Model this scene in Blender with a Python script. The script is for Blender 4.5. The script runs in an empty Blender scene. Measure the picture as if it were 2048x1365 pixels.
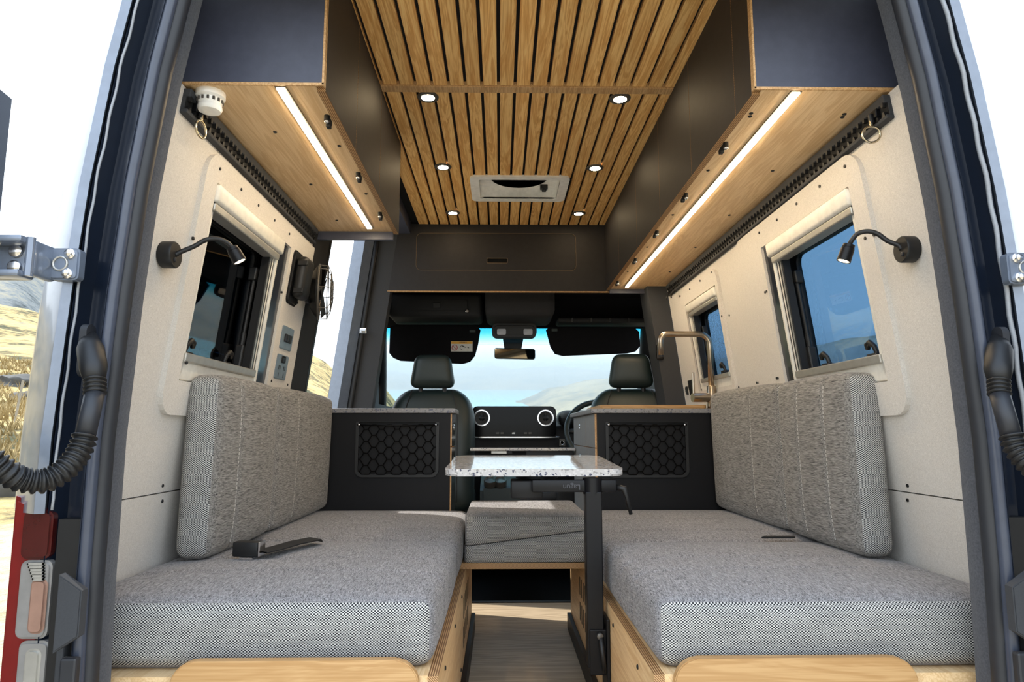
import bpy, bmesh, math, random
from mathutils import Vector, Matrix
random.seed(7)
S = bpy.context.scene
COL = S.collection
PI = math.pi
# ------------------------------------------------------------------ camera
TH = math.atan(183/1365.0); YA = math.atan(24/1365*math.cos(TH))
CAM = Vector((-.085, 0, .76))
cd = bpy.data.cameras.new('camera'); cam = bpy.data.objects.new('camera', cd); COL.objects.link(cam)
cd.sensor_width = 36; cd.lens = 36*1365/2048; cd.clip_start = .02; cd.clip_end = 6000
cam.location = CAM; cam.rotation_euler = (PI/2+TH, 0, -YA)
S.camera = cam
# ------------------------------------------------------------------ world / sun / exposure
w = bpy.data.worlds.new('sky'); S.world = w; w.use_nodes = True
nt = w.node_tree; nt.nodes.clear()
tc = nt.nodes.new('ShaderNodeTexCoord'); sx = nt.nodes.new('ShaderNodeSeparateXYZ'); cr = nt.nodes.new('ShaderNodeValToRGB')
bg = nt.nodes.new('ShaderNodeBackground'); wo = nt.nodes.new('ShaderNodeOutputWorld')
nt.links.new(tc.outputs['Generated'], sx.inputs[0]); nt.links.new(sx.outputs['Z'], cr.inputs[0])
e = cr.color_ramp.elements
e[0].position = 0.0; e[0].color = (.86, .93, .98, 1)
e[1].position = 1.0; e[1].color = (.60, .76, 1, 1)
m_ = e.new(.35); m_.color = (.84, .92, 1, 1)
nt.links.new(cr.outputs[0], bg.inputs[0]); nt.links.new(bg.outputs[0], wo.inputs[0])
bg.inputs[1].default_value = 1.75
sl = bpy.data.lights.new('sun', 'SUN'); sun = bpy.data.objects.new('sun', sl); COL.objects.link(sun)
sl.energy = 3.6; sl.angle = math.radians(.6); sl.color = (1, .94, .84)
sun.rotation_euler = Vector((.80, -.24, -1.15)).to_track_quat('-Z', 'Y').to_euler()
sun.location = (-20, 9, 18)
S.view_settings.view_transform = 'Standard'; S.view_settings.look = 'None'
S.view_settings.gamma = 1; S.view_settings.use_curve_mapping = False
S.view_settings.exposure = .85

# ------------------------------------------------------------------ geometry helpers
_F = Vector((math.sin(YA)*math.cos(TH), math.cos(YA)*math.cos(TH), math.sin(TH)))
_R = Vector((math.cos(YA), -math.sin(YA), 0)); _U = _R.cross(_F)
def _ray(x, y): return _F+_R*((x-1024)/1365)-_U*((y-682.5)/1365)
def at(x, y, Y): d = _ray(x, y); return CAM+d*(Y/d.y)            # a measured photo point at depth Y
def atw(x, y, s):                                                   # ... on the sloping side wall
    d = _ray(x, y); t = (s*(.959-.131*CAM.z)-CAM.x)/(d.x+s*.131*d.z); p = CAM+d*t; return p.y, p.z
def wx(z): return .959-.131*z
def wall(s): return lambda v: Vector((s*(wx(v.z)-v.x), v.y, v.z))   # (inward, along, up) -> world

def lin(c):
    c = c/255; return c/12.92 if c <= .04045 else ((c+.055)/1.055)**2.4
def rgb(r, g, b): return (lin(r), lin(g), lin(b), 1)

class MB:
    def __init__(s): s.b = bmesh.new()
    def verts(s, vs, fs, mi=0):
        V = [s.b.verts.new(v) for v in vs]; out = []
        for f in fs:
            try:
                q = s.b.faces.new([V[i] for i in f]); q.material_index = mi; out.append(q)
            except ValueError: pass
        return V, out
    def box(s, x0, x1, y0, y1, z0, z1, bev=0, mi=0, edge=None, big=None, seg=2):
        vs = [(x, y, z) for x in (x0, x1) for y in (y0, y1) for z in (z0, z1)]
        V, F = s.verts(vs, [(0,1,3,2), (4,6,7,5), (0,4,5,1), (2,3,7,6), (0,2,6,4), (1,5,7,3)], mi)
        if edge is not None:                                       # edge faces take another material
            for f, ax in zip(F, (0,0,1,1,2,2)):
                if ax != big: f.material_index = edge
        if bev: bmesh.ops.bevel(s.b, geom=list({e for f in F for e in f.edges}), offset=bev, segments=seg, affect='EDGES', profile=.5)
        return s
    def prism(s, poly, ax, a, b, mi=0, bev=0):                      # polygon (2D) extruded along axis ax
        def P(u, v, t): return {0: (t, u, v), 1: (u, t, v), 2: (u, v, t)}[ax]
        n = len(poly)
        vs = [P(u, v, a) for u, v in poly]+[P(u, v, b) for u, v in poly]
        V, F = s.verts(vs, [tuple(range(n)), tuple(range(2*n-1, n-1, -1))]+[(i, (i+1) % n, n+(i+1) % n, n+i) for i in range(n)], mi)
        if bev:
            ed = {e for f in F[:2] for e in f.edges}
            bmesh.ops.bevel(s.b, geom=list(ed), offset=bev, segments=2, affect='EDGES')
        return s
    def ring(s, o, i, ax, a, b, mi=0):                              # frame between two polygons of equal count
        def P(u, v, t): return {0: (t, u, v), 1: (u, t, v), 2: (u, v, t)}[ax]
        n = len(o)
        vs = [P(*q, a) for q in o]+[P(*q, a) for q in i]+[P(*q, b) for q in o]+[P(*q, b) for q in i]
        fs = []
        for k in range(n):
            j = (k+1) % n
            fs += [(k, j, n+j, n+k), (2*n+k, 3*n+k, 3*n+j, 2*n+j), (k, 2*n+k, 2*n+j, j), (n+k, n+j, 3*n+j, 3*n+k)]
        s.verts(vs, fs, mi); return s
    def tube(s, pts, r, seg=10, mi=0, cap=True, closed=False):
        pts = [Vector(p) for p in pts]; n = len(pts)
        rr = r if isinstance(r, (list, tuple)) else [r]*n
        rings = []; up = None
        for k, p in enumerate(pts):
            if closed: t = pts[(k+1) % n]-pts[k-1]
            else: t = pts[min(k+1, n-1)]-pts[max(k-1, 0)]
            t.normalize()
            if up is None: up = Vector((0, 0, 1)) if abs(t.z) < .9 else Vector((1, 0, 0))
            a = t.cross(up)
            if a.length < 1e-5: a = t.cross(Vector((0, 1, 0)))
            a.normalize(); b = a.cross(t).normalized(); up = b
            rings.append([s.b.verts.new(p+(a*math.cos(q)+b*math.sin(q))*rr[k]) for q in (2*PI*i/seg for i in range(seg))])
        for k in range(n if closed else n-1):
            A, B = rings[k], rings[(k+1) % n]
            for i in range(seg):
                f = s.b.faces.new((A[i], A[(i+1) % seg], B[(i+1) % seg], B[i])); f.material_index = mi
        if cap and not closed:
            for q in (rings[0], rings[-1]): f = s.b.faces.new(q); f.material_index = mi
        return s
    def cyl(s, p0, p1, r, seg=20, mi=0, r2=None): return s.tube([p0, p1], [r, r if r2 is None else r2], seg, mi)
    def lathe(s, prof, c, axis=(0, 0, 1), seg=28, mi=0):            # profile (radius, height) about axis through c
        q = Vector((0, 0, 1)).rotation_difference(Vector(axis).normalized()); c = Vector(c); rings = []
        for r, h in prof:
            r = max(r, 1e-4)
            rings.append([s.b.verts.new(c+q @ Vector((r*math.cos(t), r*math.sin(t), h))) for t in (2*PI*i/seg for i in range(seg))])
        for A, B in zip(rings, rings[1:]):
            for i in range(seg):
                f = s.b.faces.new((A[i], A[(i+1) % seg], B[(i+1) % seg], B[i])); f.material_index = mi
        for q_ in (rings[0], rings[-1]): f = s.b.faces.new(q_); f.material_index = mi
        return s
    def rbox(s, x0, x1, y0, y1, z0, z1, r=.03, n=(8, 8, 4), puff=(0, 0, 0), grooves=(), gax=1, gd=.006, gw=.014, endmat=None, endax=1):
        c = Vector(((x0+x1)/2, (y0+y1)/2, (z0+z1)/2)); h = [abs(x1-x0)/2, abs(y1-y0)/2, abs(z1-z0)/2]
        r = min(r, *h)
        def line(k):
            out = [-h[k]+r*(1-math.cos(t*PI/8)) for t in range(4)]
            m = n[k]; out += [-(h[k]-r)+2*(h[k]-r)*i/m for i in range(m+1)]
            out += [h[k]-r*(1-math.cos(t*PI/8)) for t in range(3, -1, -1)]
            if k == gax and grooves:
                for g in grooves:
                    g -= c[k]; out += [g-gw, g-gw/2, g, g+gw/2, g+gw]
            return sorted(set(round(v, 5) for v in out))
        L = [line(0), line(1), line(2)]; cache = {}
        def V(p):
            key = tuple(round(v, 5) for v in p)
            if key in cache: return cache[key]
            inn = Vector([max(-(h[k]-r), min(h[k]-r, p[k])) for k in range(3)]); d = Vector(p)-inn
            q = inn+d.normalized()*r if d.length > 1e-9 else Vector(p)
            t = [q[k]/h[k] for k in range(3)]; o = q.copy()
            for k in range(3):
                a, b = [j for j in range(3) if j != k]
                if puff[k]: o[k] += puff[k]*t[k]*(1-t[a]**4)*(1-t[b]**4)
            if grooves:
                g = min(abs(q[gax]-(gg-c[gax])) for gg in grooves)
                if g < gw:
                    f = gd*math.exp(-(g/gw*2)**2)
                    for k in range(3):
                        if k != gax and abs(t[k]) > .8: o[k] -= f*(1 if t[k] > 0 else -1)
            cache[key] = s.b.verts.new(c+o); return cache[key]
        for ax in range(3):
            a, b = [j for j in range(3) if j != ax]
            for sg in (-1, 1):
                for i in range(len(L[a])-1):
                    for j in range(len(L[b])-1):
                        q = []
                        for (u, v) in ((i, j), (i+1, j), (i+1, j+1), (i, j+1)):
                            p = [0, 0, 0]; p[ax] = sg*h[ax]; p[a] = L[a][u]; p[b] = L[b][v]; q.append(V(p))
                        try:
                            f = s.b.faces.new(q)
                            if endmat is not None and ax == endax: f.material_index = endmat
                        except ValueError: pass
        return s
    def map(s, fn):
        for v in s.b.verts: v.co = fn(v.co.copy())
        return s

def rrect(u0, u1, v0, v1, r, k=5):
    out = []
    rr = r if isinstance(r, (list, tuple)) else [r]*4            # order: (u0,v0) (u1,v0) (u1,v1) (u0,v1)
    for (cu, cv, a0, q) in ((u0, v0, PI, 0), (u1, v0, 1.5*PI, 1), (u1, v1, 0, 2), (u0, v1, PI/2, 3)):
        R_ = rr[q]; c0 = cu+R_ if cu == u0 else cu-R_; c1 = cv+R_ if cv == v0 else cv-R_
        for i in range(k): t = a0+PI/2*i/(k-1); out.append((c0+R_*math.cos(t), c1+R_*math.sin(t)))
    return out

def mk(name, mb, mats, parent=None, smooth=None, fn=None):
    if fn: mb.map(fn)
    b = mb.b
    bmesh.ops.recalc_face_normals(b, faces=b.faces)
    me = bpy.data.meshes.new(name)
    lo = Vector((1e9,)*3); hi = -lo
    for v in b.verts:
        for k in range(3): lo[k] = min(lo[k], v.co[k]); hi[k] = max(hi[k], v.co[k])
    c = (lo+hi)/2
    for v in b.verts: v.co -= c
    b.to_mesh(me); b.free()
    for m in (mats if isinstance(mats, (list, tuple)) else [mats]): me.materials.append(M[m])
    if smooth:
        me.polygons.foreach_set('use_smooth', [True]*len(me.polygons))
        if smooth != True: me.set_sharp_from_angle(angle=math.radians(smooth))
    o = bpy.data.objects.new(name, me); o.location = c; COL.objects.link(o)
    if parent is not None: adopt(o, parent)
    return o
def wloc(o):
    v = o.location.copy()
    while o.parent: o = o.parent; v = v   # every object here keeps world coordinates in .location
    return v
def adopt(o, p):
    o.parent = p; o.matrix_parent_inverse = Matrix.Translation(-world_of(p))
_W = {}
def world_of(p):                                                    # only translations are used
    if p.parent is None: return p.location.copy()
    return p.location.copy()
def tag(o, label=None, cat=None, group=None, kind=None):
    if label: o['label'] = label
    if cat: o['category'] = cat
    if group: o['group'] = group
    if kind: o['kind'] = kind
    return o
def thing(name, label, cat, loc, group=None, kind=None):
    o = bpy.data.objects.new(name, None); o.empty_display_size = .05; COL.objects.link(o); o.location = loc
    return tag(o, label, cat, group, kind)
def struct(name, mb, mat, label, smooth=None, fn=None, cat=None):
    return tag(mk(name, mb, mat, None, smooth, fn), label, cat or name.split('_')[0], kind='structure')
def inst(o, loc, parent):                                           # share the mesh of a small part
    c = o.copy(); COL.objects.link(c); c.location = loc
    if parent is not None: adopt(c, parent)
    return c

# ------------------------------------------------------------------ materials
M = {}
def new(name):
    m = bpy.data.materials.new(name); m.use_nodes = True; M[name] = m
    n = m.node_tree; return m, n, n.nodes['Principled BSDF']
def N(n, t, **kw):
    o = n.nodes.new(t)
    for k, v in kw.items(): setattr(o, k, v)
    return o
def coords(n, scale, kind='Object', rnd=False):
    t = N(n, 'ShaderNodeTexCoord'); mp = N(n, 'ShaderNodeMapping'); n.links.new(t.outputs[kind], mp.inputs[0]); mp.inputs['Scale'].default_value = scale
    if rnd:
        oi = N(n, 'ShaderNodeObjectInfo'); mm = N(n, 'ShaderNodeVectorMath', operation='SCALE'); mm.inputs[0].default_value = (13, 7, 5)
        n.links.new(oi.outputs['Random'], mm.inputs['Scale']); n.links.new(mm.outputs[0], mp.inputs['Location'])
    return mp
def noise(n, vec, scale=1, detail=3, rough=.6, dist=0):
    o = N(n, 'ShaderNodeTexNoise'); n.links.new(vec.outputs[0], o.inputs['Vector'])
    o.inputs['Scale'].default_value = scale; o.inputs['Detail'].default_value = detail; o.inputs['Roughness'].default_value = rough; o.inputs['Distortion'].default_value = dist
    return o
def ramp(n, src, stops):
    o = N(n, 'ShaderNodeValToRGB'); n.links.new(src, o.inputs[0]); el = o.color_ramp.elements
    while len(el) < len(stops): el.new(.5)
    for k, (p, c) in enumerate(stops): el[k].position = p; el[k].color = c
    return o
def bump(n, p, src, st, d=.002):
    o = N(n, 'ShaderNodeBump'); o.inputs['Strength'].default_value = st; o.inputs['Distance'].default_value = d
    n.links.new(src, o.inputs['Height']); n.links.new(o.outputs[0], p.inputs['Normal'])
def plain(name, col, rough=.5, metal=0, bumpy=0, spec=None, coat=0, bscale=300):
    m, n, p = new(name); v = coords(n, (1, 1, 1)); t = noise(n, v, bscale if bumpy else 40, 3)
    a = tuple(max(0, x*.93) for x in col[:3])+(1,); b = tuple(min(1, x*1.06) for x in col[:3])+(1,)
    r = ramp(n, t.outputs[0], [(.35, a), (.65, b)]); n.links.new(r.outputs[0], p.inputs['Base Color'])
    p.inputs['Roughness'].default_value = rough; p.inputs['Metallic'].default_value = metal
    if spec is not None: p.inputs['Specular IOR Level'].default_value = spec
    if coat: p.inputs['Coat Weight'].default_value = coat; p.inputs['Coat Roughness'].default_value = .08
    if bumpy: bump(n, p, t.outputs[0], bumpy, .001)
    return m
def wood(name, dark, light, axis, rough=.45, rnd=True, sc=1, contrast=(.3, .7), ring=.16):
    m, n, p = new(name)
    base = [14*sc, 14*sc, 14*sc]; base[axis] = .9*sc
    v = coords(n, base, rnd=rnd); t = noise(n, v, 2.2, 4, .6, 1.2)
    fine = [260, 260, 260]; fine[axis] = 6
    v2 = coords(n, fine, rnd=rnd); t2 = noise(n, v2, 1, 2)
    wv = N(n, 'ShaderNodeMath', operation='MULTIPLY'); n.links.new(t.outputs[0], wv.inputs[0]); wv.inputs[1].default_value = 34
    sn = N(n, 'ShaderNodeMath', operation='SINE'); n.links.new(wv.outputs[0], sn.inputs[0])
    mx = N(n, 'ShaderNodeMath', operation='MULTIPLY_ADD'); n.links.new(sn.outputs[0], mx.inputs[0]); mx.inputs[1].default_value = ring; n.links.new(t2.outputs[0], mx.inputs[2])
    r = ramp(n, mx.outputs[0], [(contrast[0], dark), (contrast[1], light)])
    if rnd:
        oi = N(n, 'ShaderNodeObjectInfo'); hs = N(n, 'ShaderNodeHueSaturation'); ma = N(n, 'ShaderNodeMath', operation='MULTIPLY_ADD')
        n.links.new(oi.outputs['Random'], ma.inputs[0]); ma.inputs[1].default_value = .22; ma.inputs[2].default_value = .89
        n.links.new(ma.outputs[0], hs.inputs['Value']); n.links.new(r.outputs[0], hs.inputs['Color']); n.links.new(hs.outputs[0], p.inputs['Base Color'])
    else: n.links.new(r.outputs[0], p.inputs['Base Color'])
    p.inputs['Roughness'].default_value = rough; bump(n, p, mx.outputs[0], .12, .001)
wood('oak_slat', rgb(216, 156, 84), rgb(252, 208, 136), 1, .42, contrast=(.15, .85), ring=.26)
wood('oak_x', rgb(168, 128, 80), rgb(186, 148, 100), 0, .5, sc=.8)
wood('oak_y', rgb(216, 178, 128), rgb(234, 202, 156), 1, .45, sc=.8)
wood('oak_edge', rgb(182, 138, 88), rgb(214, 174, 124), 1, .5, sc=2)
wood('floor_vinyl', rgb(150, 132, 108), rgb(186, 168, 142), 0, .45, rnd=False, sc=.7)
m, n, p = new('ply_edge')                                           # layered plywood edge
t = N(n, 'ShaderNodeTexCoord'); s3 = N(n, 'ShaderNodeSeparateXYZ'); n.links.new(t.outputs['Object'], s3.inputs[0])
ad = N(n, 'ShaderNodeMath', operation='ADD'); n.links.new(s3.outputs['X'], ad.inputs[0]); n.links.new(s3.outputs['Z'], ad.inputs[1])
mu = N(n, 'ShaderNodeMath', operation='MULTIPLY'); n.links.new(ad.outputs[0], mu.inputs[0]); mu.inputs[1].default_value = 2*PI/.0042
si = N(n, 'ShaderNodeMath', operation='SINE'); n.links.new(mu.outputs[0], si.inputs[0])
r = ramp(n, si.outputs[0], [(.2, rgb(126, 88, 52)), (.75, rgb(206, 166, 116))]); n.links.new(r.outputs[0], p.inputs['Base Color']); p.inputs['Roughness'].default_value = .55

def fabric(name, dark, light, sc, lo=.45, hi=1.0):
    m, n, p = new(name); v = coords(n, sc); t = noise(n, v, 1, 2, .7); v2 = coords(n, tuple(q*.3 for q in sc)); t2 = noise(n, v2, 1, 2)
    a = N(n, 'ShaderNodeMath', operation='MULTIPLY_ADD'); n.links.new(t2.outputs[0], a.inputs[0]); a.inputs[1].default_value = .22; n.links.new(t.outputs[0], a.inputs[2])
    r = ramp(n, a.outputs[0], [(lo, dark), (hi, light)]); n.links.new(r.outputs[0], p.inputs['Base Color'])
    p.inputs['Roughness'].default_value = .95; p.inputs['Specular IOR Level'].default_value = .15; p.inputs['Sheen Weight'].default_value = .15
    bump(n, p, t.outputs[0], .22, .002)
fabric('wall_fabric', rgb(190, 184, 176), rgb(228, 223, 215), (420, 420, 420), .3, .9)
fabric('seat_fabric', rgb(34, 34, 40), rgb(172, 170, 172), (620, 70, 620), .38, .84)
fabric('back_fabric', rgb(34, 33, 34), rgb(172, 168, 162), (560, 36, 560), .38, .84)
fabric('felt', rgb(58, 60, 66), rgb(86, 88, 94), (260, 260, 260), .3, .9)
def weave(name, dark, light, per=.0062):
    m, n, p = new(name); t = N(n, 'ShaderNodeTexCoord'); s3 = N(n, 'ShaderNodeSeparateXYZ')
    v = coords(n, (1, 1, 1)); nz = noise(n, v, 160, 2)
    n.links.new(t.outputs['Object'], s3.inputs[0]); ss = []
    for ax in 'XZ':
        a = N(n, 'ShaderNodeMath', operation='MULTIPLY'); n.links.new(s3.outputs[ax], a.inputs[0]); a.inputs[1].default_value = 2*PI/per/(1 if ax == 'X' else .78)
        b = N(n, 'ShaderNodeMath', operation='MULTIPLY_ADD'); n.links.new(nz.outputs[0], b.inputs[0]); b.inputs[1].default_value = 2.2; n.links.new(a.outputs[0], b.inputs[2])
        c = N(n, 'ShaderNodeMath', operation='SINE'); n.links.new(b.outputs[0], c.inputs[0]); ss.append(c)
    q = N(n, 'ShaderNodeMath', operation='MULTIPLY'); n.links.new(ss[0].outputs[0], q.inputs[0]); n.links.new(ss[1].outputs[0], q.inputs[1])
    q2 = N(n, 'ShaderNodeMath', operation='MULTIPLY_ADD'); n.links.new(q.outputs[0], q2.inputs[0]); q2.inputs[1].default_value = .5; q2.inputs[2].default_value = .5
    r = ramp(n, q2.outputs[0], [(.3, dark), (.72, light)])
    v4 = coords(n, (14, 14, 90)); st = noise(n, v4, 1, 3)
    mx = N(n, 'ShaderNodeMix', data_type='RGBA'); mx.blend_type = 'MULTIPLY'; mx.inputs[0].default_value = .5
    rr = ramp(n, st.outputs[0], [(.35, (.62, .62, .64, 1)), (.62, (1, 1, 1, 1))])
    n.links.new(r.outputs[0], mx.inputs[6]); n.links.new(rr.outputs[0], mx.inputs[7])
    n.links.new(mx.outputs[2], p.inputs['Base Color']); p.inputs['Roughness'].default_value = .95; p.inputs['Specular IOR Level'].default_value = .1
    bump(n, p, q2.outputs[0], .5, .002)
weave('weave', rgb(24, 26, 33), rgb(214, 212, 207))
def terrazzo(name, base, rough):
    m, n, p = new(name); v = coords(n, (1, 1, 1))
    vo = N(n, 'ShaderNodeTexVoronoi'); n.links.new(v.outputs[0], vo.inputs['Vector']); vo.inputs['Scale'].default_value = 210
    s3 = N(n, 'ShaderNodeSeparateColor'); n.links.new(vo.outputs['Color'], s3.inputs[0])
    chip = ramp(n, s3.outputs[0], [(0, rgb(84, 88, 108)), (.07, tuple(q*.6 for q in base[:3])+(1,)), (.16, base), (.8, base), (.86, tuple(min(1, q*1.15) for q in base[:3])+(1,))]); chip.color_ramp.interpolation = 'CONSTANT'
    n.links.new(chip.outputs[0], p.inputs['Base Color']); p.inputs['Roughness'].default_value = rough
terrazzo('terrazzo', rgb(198, 196, 196), .04)
terrazzo('terrazzo_grey', rgb(132, 131, 133), .3)
plain('stitch', rgb(206, 202, 196), .9)
plain('laminate', rgb(70, 74, 91), .5)
plain('laminate_black', rgb(15, 15, 18), .5, spec=.25)
plain('laminate_gloss', rgb(40, 46, 48), .18)
plain('laminate_brown', rgb(46, 44, 45), .6, spec=.3)
plain('laminate_daylit', rgb(128, 128, 128), .5)  # counter's aisle face: skylight from the side doorway is put into this grey
plain('black', rgb(16, 16, 18), .5)
plain('black_matte', rgb(12, 12, 13), .85)
plain('black_plastic', rgb(17, 18, 20), .48, bumpy=.1)
plain('black_metal', rgb(10, 10, 14), .42, spec=.3)
plain('rubber', rgb(36, 38, 43), .5)
plain('rubber_blue', rgb(64, 70, 84), .32)
plain('white_plastic', rgb(224, 221, 212), .4)
plain('white_bright', rgb(248, 246, 240), .35)
plain('alu', rgb(186, 184, 178), .35, metal=.6)
plain('alu_dark', rgb(92, 88, 82), .4, metal=.3)
plain('steel', rgb(178, 166, 150), .28, metal=1)
plain('chrome', rgb(220, 220, 222), .12, metal=1)
plain('gold_ring', rgb(196, 184, 160), .25, metal=1)
plain('silver_paint', rgb(116, 126, 142), .3, metal=.35, coat=.6)
plain('navy_paint', rgb(18, 26, 40), .28, coat=.5)
plain('cab_plastic', rgb(20, 21, 24), .75, bumpy=.1)
plain('cab_grey', rgb(54, 56, 60), .75, bumpy=.1)
plain('headliner', rgb(22, 22, 25), .95, spec=.1)
plain('leather', rgb(30, 42, 42), .45, bumpy=.08, bscale=500)
plain('belt', rgb(18, 18, 20), .8)
plain('sealant', rgb(150, 154, 160), .6, bumpy=.6, bscale=120)
plain('plate_blue', rgb(110, 124, 134), .35)
plain('red_lens', rgb(116, 22, 22), .15, coat=.5)
plain('red_dark', rgb(70, 16, 16), .18, coat=.5)
plain('clear_lens', rgb(150, 148, 146), .2, metal=.25, coat=.6)
plain('orange_lens', rgb(156, 122, 106), .25, coat=.4)
plain('sticker_white', rgb(205, 205, 200), .5)
plain('sticker_yellow', rgb(226, 168, 40), .5)
plain('sticker_red', rgb(170, 60, 60), .5)
plain('text_grey', rgb(74, 75, 82), .5)
plain('console_grey', rgb(40, 40, 43), .85)
plain('edge_dim', rgb(120, 100, 76), .6)
plain('screen', rgb(9, 9, 10), .12, spec=.12)
plain('green_plastic', rgb(28, 44, 44), .5)
plain('grass_blade', rgb(144, 124, 82), .9)
plain('rock', rgb(74, 73, 70), .9, bumpy=.6, bscale=12)
plain('post_wood', rgb(140, 132, 118), .9)
plain('net', rgb(5, 5, 6), .8, spec=.1)
plain('mirror', rgb(170, 168, 158), .04, metal=1)
def emit(name, col, st):
    m, n, p = new(name); p.inputs['Base Color'].default_value = (.8, .8, .8, 1)
    t = noise(n, coords(n, (1, 1, 1)), 20, 1); r = ramp(n, t.outputs[0], [(0, col), (1, tuple(x*.98 for x in col[:3])+(1,))])
    n.links.new(r.outputs[0], p.inputs['Emission Color']); p.inputs['Emission Strength'].default_value = st
emit('led', (1, .79, .52, 1), 30)
emit('led_disc', (1, .76, .46, 1), 60)
emit('led_read', (1, .80, .52, 1), 6)
def glass(name, tint, f0, rough=.0):                                # thin pane: tinted see-through with Schlick reflection on either side
    m = bpy.data.materials.new(name); m.use_nodes = True; M[name] = m; n = m.node_tree; n.nodes.clear()
    o = N(n, 'ShaderNodeOutputMaterial'); tr = N(n, 'ShaderNodeBsdfTransparent'); gl = N(n, 'ShaderNodeBsdfGlossy'); mx = N(n, 'ShaderNodeMixShader'); lw = N(n, 'ShaderNodeLayerWeight')
    pw = N(n, 'ShaderNodeMath', operation='POWER'); ma = N(n, 'ShaderNodeMath', operation='MULTIPLY_ADD'); lw.inputs['Blend'].default_value = .5
    n.links.new(lw.outputs['Facing'], pw.inputs[0]); pw.inputs[1].default_value = 5; n.links.new(pw.outputs[0], ma.inputs[0]); ma.inputs[1].default_value = 1-f0; ma.inputs[2].default_value = f0
    tr.inputs[0].default_value = tint; gl.inputs['Roughness'].default_value = rough
    n.links.new(ma.outputs[0], mx.inputs[0]); n.links.new(tr.outputs[0], mx.inputs[1]); n.links.new(gl.outputs[0], mx.inputs[2]); n.links.new(mx.outputs[0], o.inputs[0])
glass('tinted', (.25, .36, .46, 1), .09)
glass('windshield', (.71, .775, .795, 1), .03)
glass('shade_band', (.15, .55, .68, 1), .03)
m = M['shade_band']; n = m.node_tree; tr = [q for q in n.nodes if q.type == 'BSDF_TRANSPARENT'][0]
t = N(n, 'ShaderNodeTexCoord'); s3 = N(n, 'ShaderNodeSeparateXYZ'); n.links.new(t.outputs['Generated'], s3.inputs[0])
r = ramp(n, s3.outputs['Z'], [(0, (.71, .775, .795, 1)), (.45, (.22, .60, .70, 1)), (.8, (.08, .48, .62, 1))]); n.links.new(r.outputs[0], tr.inputs[0])
glass('door_glass', (.7, .76, .78, 1), .04)
# terrain
def ground_mat(name, stops, sc=.12):
    m, n, p = new(name); v = coords(n, (1, 1, 1)); t = noise(n, v, sc, 8, .68); t2 = noise(n, v, sc*9, 5, .7)
    a = N(n, 'ShaderNodeMath', operation='MULTIPLY_ADD'); n.links.new(t2.outputs[0], a.inputs[0]); a.inputs[1].default_value = .55; n.links.new(t.outputs[0], a.inputs[2])
    a2 = N(n, 'ShaderNodeMath', operation='SUBTRACT'); n.links.new(a.outputs[0], a2.inputs[0]); a2.inputs[1].default_value = .275
    r = ramp(n, a2.outputs[0], stops); n.links.new(r.outputs[0], p.inputs['Base Color']); p.inputs['Roughness'].default_value = .95; p.inputs['Specular IOR Level'].default_value = .1
    bump(n, p, t2.outputs[0], .5, .6)
ground_mat('hill_near', [(.36, rgb(62, 66, 48)), (.44, rgb(98, 90, 68)), (.5, rgb(164, 144, 98)), (.62, rgb(176, 156, 112)), (.7, rgb(112, 108, 98))])
ground_mat('hill_rocky', [(.34, rgb(56, 62, 62)), (.5, rgb(108, 112, 112)), (.62, rgb(132, 128, 114))], .05)
ground_mat('gravel', [(.35, rgb(150, 136, 104)), (.55, rgb(178, 166, 146)), (.7, rgb(136, 132, 84))], .5)
ground_mat('hill_far', [(.35, rgb(120, 116, 104)), (.55, rgb(176, 156, 124)), (.68, rgb(196, 176, 142))], .012)
m, n, p = new('lake'); t = noise(n, coords(n, (1, 1, 1)), .02, 4); r = ramp(n, t.outputs[0], [(.3, rgb(120, 196, 206)), (.7, rgb(148, 214, 220))]); n.links.new(r.outputs[0], p.inputs['Base Color']); p.inputs['Roughness'].default_value = .3
m, n, p = new('haze'); n.nodes.remove(p); vs_ = N(n, 'ShaderNodeVolumeScatter'); vs_.inputs['Density'].default_value = .0017; vs_.inputs['Color'].default_value = (.96, .98, 1, 1)
n.links.new(vs_.outputs[0], n.nodes['Material Output'].inputs['Volume'])

# ================================================================== THE SETTING
V3 = Vector
fl = struct('floor', MB().box(-.93, .93, 1.22, 3.21, -.03, 0), 'floor_vinyl', 'pale timber-look vinyl floor of the aisle')
struct('floor_cab', MB().box(-.95, .95, 3.2, 5.1, -.24, -.2), 'black_matte', 'dark lowered floor of the driving cab')
mk('step_riser', MB().box(-.93, .93, 3.212, 3.23, -.2, 0), 'black_matte', fl)
mk('threshold_strip', MB().box(-.3, .3, 3.195, 3.215, -.005, .006, .002), 'black', fl)

# ---- ceiling: black backing, oak slats one by one, cross batten
ce = struct('ceiling', MB().box(-.62, .62, 1.22, 3.52, 1.8655, 1.9), 'black_matte', 'black ceiling lining carrying oak slats')
G = [-.4600, -.4075, -.3550, -.3025, -.2500, -.1975, -.1450, -.0925, -.0400, .0125, .0650, .1175, .1700, .2225, .2750, .3275, .3800, .4325]
edges = [-.515]+G+[.515]; gw = .0049
def slat(x0, x1, y0, y1): return mk('slat', MB().box(x0, x1, y0, y1, 1.850, 1.8655, .0012, seg=1), 'oak_slat', ce)
VY0, VY1 = 2.80, 3.105
for i in range(len(edges)-1):
    x0 = edges[i]+(gw if i else 0); x1 = edges[i+1]-(gw if i < len(edges)-2 else 0)
    slat(x0, x1, 1.24, 2.036)
    if x1 > -.19 and x0 < .19: slat(x0, x1, 2.079, VY0+.02); slat(x0, x1, VY1-.02, 3.495)
    else: slat(x0, x1, 2.079, 3.495)
mk('batten', MB().box(-.485, .485, 2.038, 2.077, 1.846, 1.8655, .0015), 'oak_edge', ce)
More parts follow.
